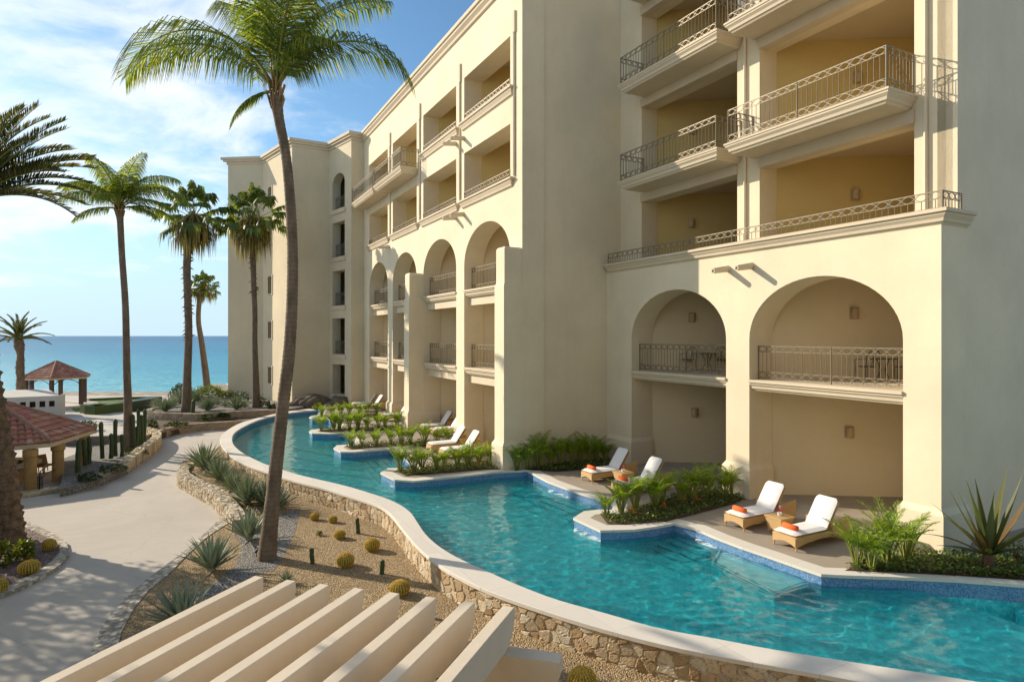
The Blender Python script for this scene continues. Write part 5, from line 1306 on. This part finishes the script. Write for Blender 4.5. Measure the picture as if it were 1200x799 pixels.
def side_table(D, u, lab, petals, col, plab):
    c = F(D, u, .006); o = empty('side_table', c, lab, 'table', 'wicker side tables'); o.rotation_euler = (0,0,rzL)
    mb = MB(); mb.hexa([(-.2,-.2,.08),(.2,-.2,.08),(.2,.2,.08),(-.2,.2,.08)], [(-.26,-.26,.44),(.26,-.26,.44),(.26,.26,.44),(-.26,.26,.44)]); mb.build('body', MAT['wicker'], o, fix=True)
    mb = MB(); mb.box(-.28,.28,-.28,.28,.44,.475); mb.build('top', MAT['wicker'], o, fix=True)
    for x in (-.2,.2):
        for y in (-.2,.2): mb = MB(); mb.tube([(x,y,.09),(x,y,0)], .02, 6); mb.build('leg', MAT['wicker'], o, fix=True)
    q = c+Vector((0,0,.476)); f = empty('flower_pot', q, plab, 'flowers', 'flower pots'); mb = MB(); mb.lathe([(.0,0),(.05,0),(.065,.09),(.055,.09),(.045,.03),(0,.03)], 12); mb.build('pot', MAT['white'], f, fix=True)
    mb = MB()
    for k in range(26):
        a = R(k*137.5); r = .085*math.sqrt(k/26); z = .13+.04*math.cos(r*20)
        p = Vector((r*math.cos(a), r*math.sin(a), z)); d = Vector((math.cos(a), math.sin(a), .6)).normalized(); tn = Vector((-math.sin(a), math.cos(a), 0))*.022; mb.poly([p, p+d*.025+tn, p+d*.055, p+d*.025-tn], [(0,1,2,3)])
    mb.build('blossoms', col, f, fix=True)
side_table(14.45, 11.68, 'square wicker side table between the two nearest loungers', 1, MAT['pink'], 'pink flowers in a white pot on the nearest side table')
side_table(14.1, 18.1, 'square wicker side table behind the nearest palm bed', 1, MAT['pink'], 'magenta flowers on the table behind the nearest palm bed')

# balcony furniture behind the arcade railings
def chair():
    o = empty('balcony_chair', (0,0,0), '', 'chair'); mb = MB()
    for x, y in ((-.24,-.24),(.24,-.24),(-.24,.24),(.24,.24)): m2 = MB(); m2.tube([(x,y,0),(x,y,.45)], .014, 6); m2.build('leg', MAT['dark_iron'], o)
    mb.lathe([(0,.44),(.25,.44),(.27,.455),(.25,.47),(0,.47)], 14); mb.build('seat', MAT['dark_iron'], o); mb = MB()
    pts = [(-.24,.24,.45),(-.25,.30,.8),(-.13,.33,.98),(.13,.33,.98),(.25,.30,.8),(.24,.24,.45)]; mb.tube(pts, .014, 6); mb.tube([(-.12,.33,.95),(.10,.28,.5)], .01, 5); mb.tube([(.12,.33,.95),(-.10,.28,.5)], .01, 5); mb.tube([(0,.33,.96),(0,.27,.48)], .01, 5); mb.build('backrest', MAT['dark_iron'], o)
    for sx in (-1, 1): m2 = MB(); m2.tube([(sx*.25,.30,.72),(sx*.28,0,.70),(sx*.26,-.22,.68),(sx*.24,-.24,.45)], .013, 6); m2.build('armrest', MAT['dark_iron'], o)
    return o
ch = chair(); CHK = kids(ch)
def ctable(p, lab):
    o = empty('balcony_table', p, lab, 'table', 'balcony tables'); mb = MB(); mb.lathe([(0,.70),(.36,.70),(.37,.715),(.36,.73),(0,.73)], 20); mb.build('top', MAT['dark_iron'], o, fix=True)
    for k in range(3): a = R(120*k+20); mb = MB(); mb.tube([(math.cos(a)*.25, math.sin(a)*.25, 0),(math.cos(a)*.07, math.sin(a)*.07, .35),(math.cos(a)*.22, math.sin(a)*.22, .70)], .014, 6); mb.build('leg', MAT['dark_iron'], o, fix=True)
z1 = 3.95
ch.location = at(806, 26.3, z1); ch.rotation_euler = (0,0,R(200)); ch['label'] = 'dark iron chair on the left arched balcony, left of the round table'; ch['group'] = 'iron balcony chairs'
ctable(at(829, 26.0, z1), 'round iron table on the left arched balcony')
dup(ch, at(847, 26.2, z1), R(150), 'iron chair right of the round table on the left arched balcony', 'iron balcony chairs', 1, CHK)
dup(ch, at(1016, 20.2, z1), R(190), 'iron chair on the right arched balcony, left of the table', 'iron balcony chairs', 1, CHK)
ctable(at(1036, 20.0, z1), 'round iron table on the right arched balcony')
dup(ch, at(1060, 20.0, z1), R(160), 'iron chair on the right arched balcony, beside the pier', 'iron balcony chairs', 1, CHK)

# ---------------------------------------------------------------- pergola in the foreground
per = empty('pergola', (-1.5, 7, GZ), 'cream plastered pergola with eight slanting beams in the foreground', 'pergola')
PT = 1.70; bd = Vector((.347, .938, 0)).normalized(); bs_ = Vector((bd.y, -bd.x, 0))
ENDR = [(308.9,675.7),(350,680),(391,685),(431,691),(471,695),(516,700),(557.5,705),(603,711)]
e0 = G(*ENDR[0], PT); e7 = G(*ENDR[7], PT)
for k in range(8):
    e = e0.lerp(e7, k/7); w_ = .165; dp = .46; Lb = 8.6
    # end profile: top edge, then the lower corner rounded back
    prof_ = [(0, 0), (.0, -.16), (-.03, -.26), (-.10, -.36), (-.22, -.43), (-.34, -.46), (-Lb, -.46), (-Lb, 0)]
    A_ = [e+bd*s_+Vector((0,0,z)) for s_, z in prof_]; B_ = [v-bs_*w_ for v in A_]
    mb = MB(); n_ = len(A_); mb.poly(A_+B_, [tuple(range(n_)), tuple(reversed(range(n_, 2*n_)))]+[(i, n_+i, n_+(i+1) % n_, (i+1) % n_) for i in range(n_)]); o = mb.build('beam', MAT['pergola'], per)
    bv = o.modifiers.new('bevel', 'BEVEL'); bv.width = .008; bv.segments = 2; bv.limit_method = 'ANGLE'
g0 = G(222, 712, PT-.46); g1 = G(657, 771, PT-.46); gd = (g1-g0).normalized(); gn = Vector((gd.y, -gd.x, 0))
for off in (0, -6.6):
    a = g0+bd*off+gn*.12; b_ = g1+bd*off+gn*.12; mb = MB(); zt = PT-.462
    prf = [(0,0),(0,-.2),(.06,-.34),(.20,-.42)]; Lg_ = (b_-a).length
    A_ = [(0,0),(0,-.2),(.05,-.32),(.16,-.42),(Lg_-.16,-.42),(Lg_-.05,-.32),(Lg_,-.2),(Lg_,0)]
    P0 = [Vector((a.x,a.y,zt))+gd*s_+Vector((0,0,z)) for s_, z in A_]; P1 = [v-gn*.26 for v in P0]; n_ = len(P0)
    mb.poly(P0+P1, [tuple(range(n_)), tuple(reversed(range(n_, 2*n_)))]+[(i, n_+i, n_+(i+1) % n_, (i+1) % n_) for i in range(n_)]); mb.build('cross_beam', MAT['pergola'], per)
    for f in (.16, .80):
        c = Vector((a.x,a.y,0)).lerp(Vector((b_.x,b_.y,0)), f)-gn*.13; mb = MB(); mb.obox(Vector((c.x, c.y, (GZ+PT-.88)/2-.1)), gd, gn, Vector((0,0,1)), .17, .17, (PT-.88-GZ)/2+.1); mb.build('post', MAT['pergola'], per)

# ---------------------------------------------------------------- tiled roofs
def tiled(mb, A_, B_, C_, colv, period=.24, row=.36, amp=.055, top=None, seed=1, res=6):
    """barrel tiles on the facet with eave A-B and apex C (real corrugation and stepped rows)"""
    A_, B_, C_ = Vector(A_), Vector(B_), Vector(C_); ex = (B_-A_); L = ex.length; ex = ex/L; m = (A_+B_)/2; up = C_-m; up = up-ex*up.dot(ex); Hh = up.length; up = up/Hh; nn = ex.cross(up).normalized()
    if nn.z < 0: nn = -nn
    xc = (C_-A_).dot(ex); rs = random.Random(seed); nr = int(Hh/row)+1; nc = int(L/period)+1
    for j in range(nr):
        y0 = j*row; y1 = min(Hh, (j+1)*row+.03)
        for i in range(nc):
            xm = (i+.5)*period; t = (y0+row*.4)/Hh; lo = xc*t; hi = L-(L-xc)*t
            if xm < lo-.05 or xm > hi+.05 or y0 >= Hh: continue
            base = (.50,.21,.125); k = rs.uniform(.72,1.18); c = (base[0]*k, base[1]*k*rs.uniform(.9,1.15), base[2]*k*rs.uniform(.9,1.3))
            if rs.random() < .12: c = (.56,.36,.26)
            n0 = len(mb.v)
            for yy, lift in ((y0, .045), (y1, .0)):
                for q in range(res+1):
                    f = q/res; x = i*period+period*f; hgt = amp*math.sin(math.pi*f)**.6 if 0 < f < 1 else 0
                    mb.v.append(tuple(A_+ex*x+up*yy+nn*(hgt+lift))); colv.append(c)
            for q in range(res): mb.f.append((n0+q, n0+q+1, n0+res+1+q+1, n0+res+1+q)); mb.m.append(0)
            # little front lip
            n1 = len(mb.v)
            for q in range(res+1): v = Vector(mb.v[n0+q]); mb.v.append(tuple(v-nn*.06)); colv.append(mul(c, .8))
            for q in range(res): mb.f.append((n1+q, n1+q+1, n0+q+1, n0+q)); mb.m.append(0)
def cattr(o, colv):
    ca = o.data.color_attributes.new('Col', 'FLOAT_COLOR', 'POINT'); a = np.ones((len(o.data.vertices), 4)); a[:,:3] = np.array(colv)[:len(a)]; ca.data.foreach_set('color', a.ravel())
def ridge(mb, colv, a, b_, r=.09):
    n0 = len(mb.v); a, b_ = Vector(a), Vector(b_); n = max(2, int((b_-a).length/.35)); pts = []; rr = []
    for k in range(n): pts += [a.lerp(b_, k/n), a.lerp(b_, (k+.92)/n)]; rr += [r*1.12, r*.92]
    mb.tube(pts, rr, 8); colv += [(.40,.22,.15)]*(len(mb.v)-n0)
def hip_roof(name, eaves, apex, parent, period=.24, row=.36, amp=.055, fascia=.17, mat_f=None):
    mb = MB(); colv = []; n = len(eaves)
    for i in range(n):
        tiled(mb, eaves[i], eaves[(i+1) % n], apex, colv, period, row, amp, seed=i+3)
        ridge(mb, colv, Vector(eaves[i])+Vector((0,0,.04)), Vector(apex)+Vector((0,0,.05)), .06+period*.15)
    o = mb.build(name, MAT['tile'], parent); cattr(o, colv)
    mb = MB(); C_ = Vector(apex)
    for i in range(n):
        a, b_ = Vector(eaves[i]), Vector(eaves[(i+1) % n]); mb.face([a, b_, C_]); dz = Vector((0,0,-fascia))
        ai = a.lerp(Vector((C_.x, C_.y, a.z)), .06); bi = b_.lerp(Vector((C_.x, C_.y, b_.z)), .06)
        mb.hexa([a+dz, b_+dz, bi+dz, ai+dz], [a-Vector((0,0,.01)), b_-Vector((0,0,.01)), bi-Vector((0,0,.01)), ai-Vector((0,0,.01))])
    mb.build('fascia', mat_f or MAT['trim'], parent)
# hexagonal pool bar at the left
bc = Vector((-22.35, 26.85, 0)); bar = empty('pool_bar', (bc.x, bc.y, -1.2), 'hexagonal open bar pavilion with terracotta tile roof and ochre round columns', 'pavilion')
ang0 = math.atan2(29.2-bc.y, -19.5-bc.x); Rb = 3.72
ev = [(bc.x+Rb*math.cos(ang0+k*math.pi/3), bc.y+Rb*math.sin(ang0+k*math.pi/3), 1.02) for k in range(6)]
hip_roof('roof', ev, (bc.x, bc.y, 2.62), bar)
for k in (0, 2, 3, 4):
    if True:
        v = Vector(ev[k]).lerp(Vector((bc.x, bc.y, 0)), .14); mb = MB(); mb.lathe([(.30,-1.2),(.30,-.95),(.25,-.93),(.22,-.9),(.21,.55),(.26,.60),(.26,.86)], 18, (v.x, v.y, 0)); mb.build('column', MAT['ochrecol'], bar, smooth=False)
def extra_col(x, Y):
    v = at(x, Y, 0); mb = MB(); mb.lathe([(.30,-1.2),(.30,-.95),(.25,-.93),(.22,-.9),(.21,.55),(.26,.60),(.26,.86)], 18, (v.x, v.y, 0)); mb.build('column', MAT['ochrecol'], bar)
extra_col(35.7, 24.9); extra_col(68, 26.3)
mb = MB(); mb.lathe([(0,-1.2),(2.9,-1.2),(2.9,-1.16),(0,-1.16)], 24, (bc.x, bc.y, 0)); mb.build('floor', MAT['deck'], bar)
mb = MB(); mb.lathe([(1.3,-1.16),(1.3,-.12),(1.0,-.12),(1.0,-1.16)], 20, (bc.x+.4, bc.y-.3, 0)); mb.build('counter', MAT['ochrecol'], bar)
mb = MB(); mb.lathe([(.9,-.12),(1.55,-.12),(1.55,-.06),(.9,-.06)], 24, (bc.x+.4, bc.y-.3, 0)); mb.build('counter_top', MAT['white_stucco'], bar)
mb = MB(); mb.box(bc.x-.55, bc.x+.1, bc.y-.2, bc.y+.5, -1.16, .9); mb.build('bar_core', MAT['chairwood'], bar)
def stool(p, lab, rz):
    o = empty('bar_chair', p, lab, 'chair', 'bar chairs'); o.rotation_euler = (0,0,rz)
    for x, y in ((-.19,-.19),(.19,-.19),(-.19,.19),(.19,.19)): mb = MB(); mb.tube([(x*1.15,y*1.15,0),(x,y,.72)], .02, 6); mb.build('leg', MAT['chairwood'], o, fix=True)
    mb = MB(); mb.box(-.22,.22,-.22,.22,.72,.77); mb.build('seat', MAT['chairwood'], o, fix=True); mb = MB(); mb.hexa([(-.21,.20,.77),(.21,.20,.77),(.21,.23,.77),(-.21,.23,.77)], [(-.17,.27,1.2),(.17,.27,1.2),(.17,.30,1.2),(-.17,.30,1.2)]); mb.build('backrest', MAT['chairwood'], o, fix=True); return o
for i, (x, y) in enumerate(((44,566),(54,564))):
    p = G(x, y, -1.16); stool((p.x, p.y, -1.16), ['tan bar chair just right of the nearest bar column', 'tan bar chair leaning against the counter, second from the column'][i], R(40+30*i))
# iron handrail of the bar steps
mb = MB(); a = G(46, 577, -.72); 
hr = [at(46,24.6,-.7), at(47,24.6,.05), at(58,25.6,.12), at(66,26.2,.1), at(66,26.2,-.7)]; mb.tube(hr, .022, 6); mb.tube([v+Vector((0,0,-.3)) for v in hr[1:4]], .016, 6); tag(mb.build('handrail', MAT['dark_iron']), 'dark iron handrail between the two bar columns', 'handrail')
mb = MB()
for i in range(5): mb.tube([at(44+1.5*i,24.4,-.7), at(44+1.5*i,24.4,-.1)], .012, 5)
mb.tube([at(44,24.4,-.1), at(50,24.4,-.1)], .014, 5); mb.tube([at(44,24.4,-.4), at(50,24.4,-.4)], .014, 5); tag(mb.build('iron_gate', MAT['dark_iron']), 'small dark iron gate at the foot of the nearest bar column', 'gate')

# low flat-roofed service building behind the bar
sv = empty('service_building', at(38, 46, -1), 'low off-white flat-roofed building with a row of square vents behind the bar', 'building')
a0, a1 = at(-60, 43.5, 0), at(71, 46.8, 0); d = (a1-a0).normalized(); nn_ = Vector((-d.y, d.x, 0)); Ls = (a1-a0).length; zt = .93; th = .25
holes = [(13.5,18.6),(23.2,30.2),(34.5,41.6),(46,53),(57.3,64)]
def on(x): k = (x-600)/730; t = (k*a0.y-a0.x)/(d.x-k*d.y); return t
mb = MB(); cur = 0
def blk(s0, s1, za, zb): mb.hexa([(v.x,v.y,za) for v in (a0+d*s0, a0+d*s1, a0+d*s1+nn_*th, a0+d*s0+nn_*th)], [(v.x,v.y,zb) for v in (a0+d*s0, a0+d*s1, a0+d*s1+nn_*th, a0+d*s0+nn_*th)])
for x0, x1 in holes: blk(cur, on(x0), -1, zt); blk(on(x0), on(x1), -1, .12); blk(on(x0), on(x1), .55, zt); cur = on(x1)
blk(cur, Ls, -1, zt); mb.build('wall', MAT['white_stucco'], sv)
mb = MB(); q = [a0+nn_*.26, a1+nn_*.26, a1+nn_*4.5-d*1.2, a0+nn_*4.5]; mb.hexa([(v.x,v.y,.6) for v in q], [(v.x,v.y,z) for v, z in zip(q, (.80,.80,1.15,1.15))]); mb.build('roof', MAT['white_stucco'], sv)
mb = MB(); q = [a0+nn_*.5, a1+nn_*.5, a1+nn_*.7, a0+nn_*.7]; mb.hexa([(v.x,v.y,-1) for v in q], [(v.x,v.y,.6) for v in q]); mb.build('vent_backing', MAT['wood'], sv)
mb = MB(); e_ = at(75.8, 47.2, 0); q = [a1, e_, e_+nn_*.4, a1+nn_*.4]; mb.hexa([(v.x,v.y,-1) for v in q], [(v.x,v.y,.98) for v in q]); mb.build('end_pier', MAT['white_stucco'], sv)

# seaside gazebo
gz = at(66, 56, 0); gaz = empty('gazebo', (gz.x, gz.y, -.93), 'seaside gazebo with a terracotta pyramid roof on dark posts', 'gazebo')
Rg = 2.75; g0_ = R(-62); evg = [(gz.x+Rg*math.cos(g0_+k*math.pi/3), gz.y+Rg*math.sin(g0_+k*math.pi/3), 1.72) for k in range(6)]
hip_roof('roof', evg, (gz.x, gz.y, 3.08), gaz, .26, .4, .06, .14)
for k in range(6):
    v = Vector(evg[k]).lerp(Vector((gz.x, gz.y, 0)), .17); mb = MB(); mb.box(v.x-.13, v.x+.13, v.y-.13, v.y+.13, -.93, 1.6); mb.build('post', MAT['wood'], gaz)
for k in range(6):
    v0 = Vector(evg[k]).lerp(Vector((gz.x, gz.y, 1.72)), .17); v1 = Vector(evg[(k+1) % 6]).lerp(Vector((gz.x, gz.y, 1.72)), .17)
    mb = MB(); mb.tube([v0.lerp(v1, t)+Vector((0,0,-.85+.7*math.sin(math.pi*t)**.6)) for t in [j/10 for j in range(11)]], .03, 5); mb.build('arch_brace', MAT['dark_iron'], gaz)
mb = MB(); mb.lathe([(0,-.93),(2.9,-.93),(2.9,-.75),(0,-.75)], 24, (gz.x+.3, gz.y, 0)); mb.build('base', MAT['white_stucco'], gaz)

# clipped hedge in front of the lawn
def hedge(pts, w_, h, z, n, label):
    o = empty('hedge', pts[0], label, 'hedge'); mb = MB(); core = MB(); cum = 0
    for a, b_ in zip(pts[:-1], pts[1:]):
        e = (b_-a).normalized(); q = Vector((-e.y, e.x, 0)); L = (b_-a).length; core.hexa([(v.x,v.y,z) for v in (a-e*.1, b_+e*.1, b_+e*.1+q*w_, a-e*.1+q*w_)], [(v.x,v.y,z+h-.06) for v in (a, b_, b_+q*w_, a+q*w_)])
        for k in range(int(n*L)):
            s_ = random.uniform(0, L); 
            if random.random() < .5: p = a+e*s_+Vector((0,0,z+random.uniform(.0,h)))-q*random.uniform(0,.05)
            else: p = a+e*s_+q*random.uniform(0,w_)+Vector((0,0,z+h-random.uniform(-.02,.07)))
            d = Vector((random.uniform(-1,1), random.uniform(-1,.3), random.uniform(-.3,1))).normalized(); tn = d.cross(Vector((random.uniform(-1,1),.2,1))).normalized(); l = random.uniform(.08,.16)
            mb.poly([p, p+d*l*.5+tn*l*.35, p+d*l, p+d*l*.5-tn*l*.35], [(0,1,2,3)])
    mb.build('leaves', MAT['hedge'], o); core.build('shade_core', MAT['shrub'], o)  # solid core in a darker leaf colour stands in for shade inside the hedge
hedge([G(94,487,-.93), G(112,489,-.93), G(150,484,-.93), G(176,479.5,-.93), G(190,476,-.93)], 1.1, .95, -.93, 900, 'long clipped green hedge curving along the lawn before the beach')
hedge([G(105,470,-.93), G(150,468,-.93), G(185,467.5,-.93)], .5, .3, -.93, 60, 'thin low hedge at the back edge of the lawn by the sand')

# rocks at the foot of the towers
def rock(c, rx, ry, rz, label, seed):
    bm = bmesh.new(); bmesh.ops.create_icosphere(bm, subdivisions=4, radius=1); rs = random.Random(seed); ph = [rs.uniform(0, 6) for _ in range(6)]
    for v in bm.verts:
        n = 1+.14*math.sin(v.co.x*3.1+ph[0])*math.cos(v.co.y*2.7+ph[1])+.09*math.sin(v.co.z*6+v.co.x*5+ph[2])+.05*math.sin(v.co.y*13+ph[3])*math.sin(v.co.x*11+ph[4])+rs.uniform(-.015,.015)
        v.co = Vector((v.co.x*rx*n, v.co.y*ry*n, v.co.z*rz*n))
    mb = MB(); mb.poly([v.co+Vector(c) for v in bm.verts], [tuple(v.index for v in f.verts) for f in bm.faces]); bm.free(); tag(mb.build('boulder', MAT['rock']), label, 'rock', 'boulders at the tower foot')
rock(at(367, 48.6, -.05), 1.5, .8, .95, 'dark brown boulder left at the foot of the tower, where the pool rim ends', 3)
rock(at(350, 48.4, -.4), 1.0, .7, .85, 'smaller brown boulder at the left, touching the far pool rim', 8)
rock(at(398, 48.0, -.15), 1.0, .6, .95, 'rounded brown boulder in front of the tower doorway', 5)
# round white-rimmed plunge pool beyond the fan palms
pc = at(257, 62, 0); pp = empty('plunge_pool', (pc.x, pc.y, 0), 'round white-rimmed plunge pool left of the tower foot, facing the sea', 'pool')
mb = MB(); mb.lathe([(1.0,.0),(1.3,.0),(1.3,.52),(1.22,.56),(1.05,.56),(1.0,.5),(1.0,.0)], 28, (pc.x, pc.y, 0)); mb.build('rim', MAT['white'], pp); mb = MB(); mb.lathe([(0,.42),(1.0,.42)], 28, (pc.x, pc.y, 0)); mb.build('cover', MAT['wood'], pp)
# garden spotlight by the palm
sp_ = G(300.5, 652, GZ); mb = MB(); mb.tube([sp_, sp_+Vector((0,0,.12))], .012, 6); mb.tube([sp_+Vector((-.04,0,.12)), sp_+Vector((.05,.02,.2))], [.035,.045], 10); tag(mb.build('garden_spotlight', MAT['dark_iron']), 'small black garden spotlight at the foot of the leaning coconut palm', 'light')
# pool inlet / wall drains in the stone rim
# ---------------------------------------------------------------- what stands left of the frame and throws the long shade over the path
wg = empty('west_wing', (-30, 10, 0), 'cream hotel wing standing left of the picture, shading the path', 'building')
WT = 6.0; tipx = G(146, 720, -.72); off = Vector((ldir.x, ldir.y, 0))/math.tan(SUN_EL)/math.cos(SUN_EL)*0
run = (WT+.72)/math.tan(SUN_EL); hd = Vector((math.cos(SUN_AZ), math.sin(SUN_AZ), 0)); P_ = Vector((tipx.x, tipx.y, 0))-hd*run
e1 = (G(60,655,-.72)-G(146,720,-.72)); e1.z = 0; e1.normalize(); e2 = Vector((.36,-.93,0)).normalized()
Q_ = P_+e1*1.2+e2*.2-Vector((1.6,0,0)); P_ = Q_; mb = MB(); mb.prism([(P_.x, P_.y), tuple((P_+e1*16)[:2]), tuple((P_+e1*16+e2*26)[:2]), tuple((P_+e2*26)[:2])], -1, WT); mb.build('wall', MAT['stucco'], wg)
random.seed(5)
for i, (x, y, h, sc) in enumerate(((-13.5, 9.6, 7.5, 1), (-16.5, 5.5, 8.6, 2), (-12.0, 6.8, 6.6, 3))):
    tp = [Vector((x, y, -.72)), Vector((x+.2, y, h*.5)), Vector((x+.5, y+.1, h))]
    coconut('coconut_palm', tuple(tp[0]), tp, [.22,.18,.16], [(k*360/13+random.uniform(-8,8), random.uniform(25,70), 3.6, random.uniform(70,100)) for k in range(13)], ['first','second','third'][i]+' coconut palm standing left of the picture, dappling the pergola', 'coconut palms', seed=60+i, small=.8)

# leafy tree beside the wing: its gappy crown speckles the shade on the path
c = G(84, 748, -.72)-hd*((5.2+.72)/math.tan(SUN_EL)); tr = empty('leafy_tree', (c.x, c.y, -.72), 'broad leafy tree standing left of the picture beside the hotel wing', 'tree')
mb = MB(); mb.tube([(c.x,c.y,-.8),(c.x+.1,c.y,2),(c.x,c.y+.1,4.4)], [.22,.18,.1], 10)
for k in range(7): a = R(k*51); mb.tube([(c.x,c.y,2.6+.2*k),(c.x+math.cos(a)*1.4,c.y+math.sin(a)*1.4,4.6),(c.x+math.cos(a)*2.4,c.y+math.sin(a)*2.4,5.6)], [.09,.06,.03], 6)
mb.build('trunk', MAT['fantrunk'], tr); mb = MB(); random.seed(91)
for k in range(125):
    a = random.uniform(0,6.28); r = 3.3*math.sqrt(random.random()); q = Vector((c.x+math.cos(a)*r, c.y+math.sin(a)*r, 5.2+random.uniform(-1.3,1.3)*math.sqrt(max(.05,1-(r/3.5)**2))))
    for j in range(60):
        p = q+Vector((random.gauss(0,.36), random.gauss(0,.36), random.gauss(0,.24))); d = Vector((random.uniform(-1,1), random.uniform(-1,1), random.uniform(-.5,.5))).normalized(); tn = d.cross(Vector((0,.2,1))).normalized(); l = random.uniform(.14,.26); mb.poly([p, p+d*l*.5+tn*l*.3, p+d*l, p+d*l*.5-tn*l*.3], [(0,1,2,3)])
mb.build('crown', MAT['shrub'], tr)

# unseen hotel wing, added behind the camera to bounce warm fill light
sw = empty('added_bounce_wing', (6, -10, 0), 'added cream hotel wing behind the viewpoint, bouncing warm light', 'building')
def wingface(y0, y1, xs, zs_):
    mb = MB()
    for i in range(len(xs)-1):
        if i % 2 == 0: mb.box(xs[i], xs[i+1], y0, y1, -1, 19)
        else:
            for j in range(len(zs_)-1):
                if j % 2 == 0: mb.box(xs[i], xs[i+1], y0, y1, zs_[j], zs_[j+1])
    return mb
wingface(-10.6, -9.8, [-12,-9.5,-6,-4.5,-1,.5,4,5.5,9,10.5,14,15.5,19,22,25,27], [-1,.1,2.9,3.9,6.7,7.7,10.5,11.5,14.3,19]).build('wall', MAT['stucco'], sw)
mb = MB(); mb.box(-12, 26, -14, -12.5, -1, 18.6); mb.build('inner_wall', MAT['loggia'], sw)
mb = MB(); mb.box(-12, 26, -14, -9.9, 18.7, 19.0); mb.build('roof', MAT['stucco'], sw)
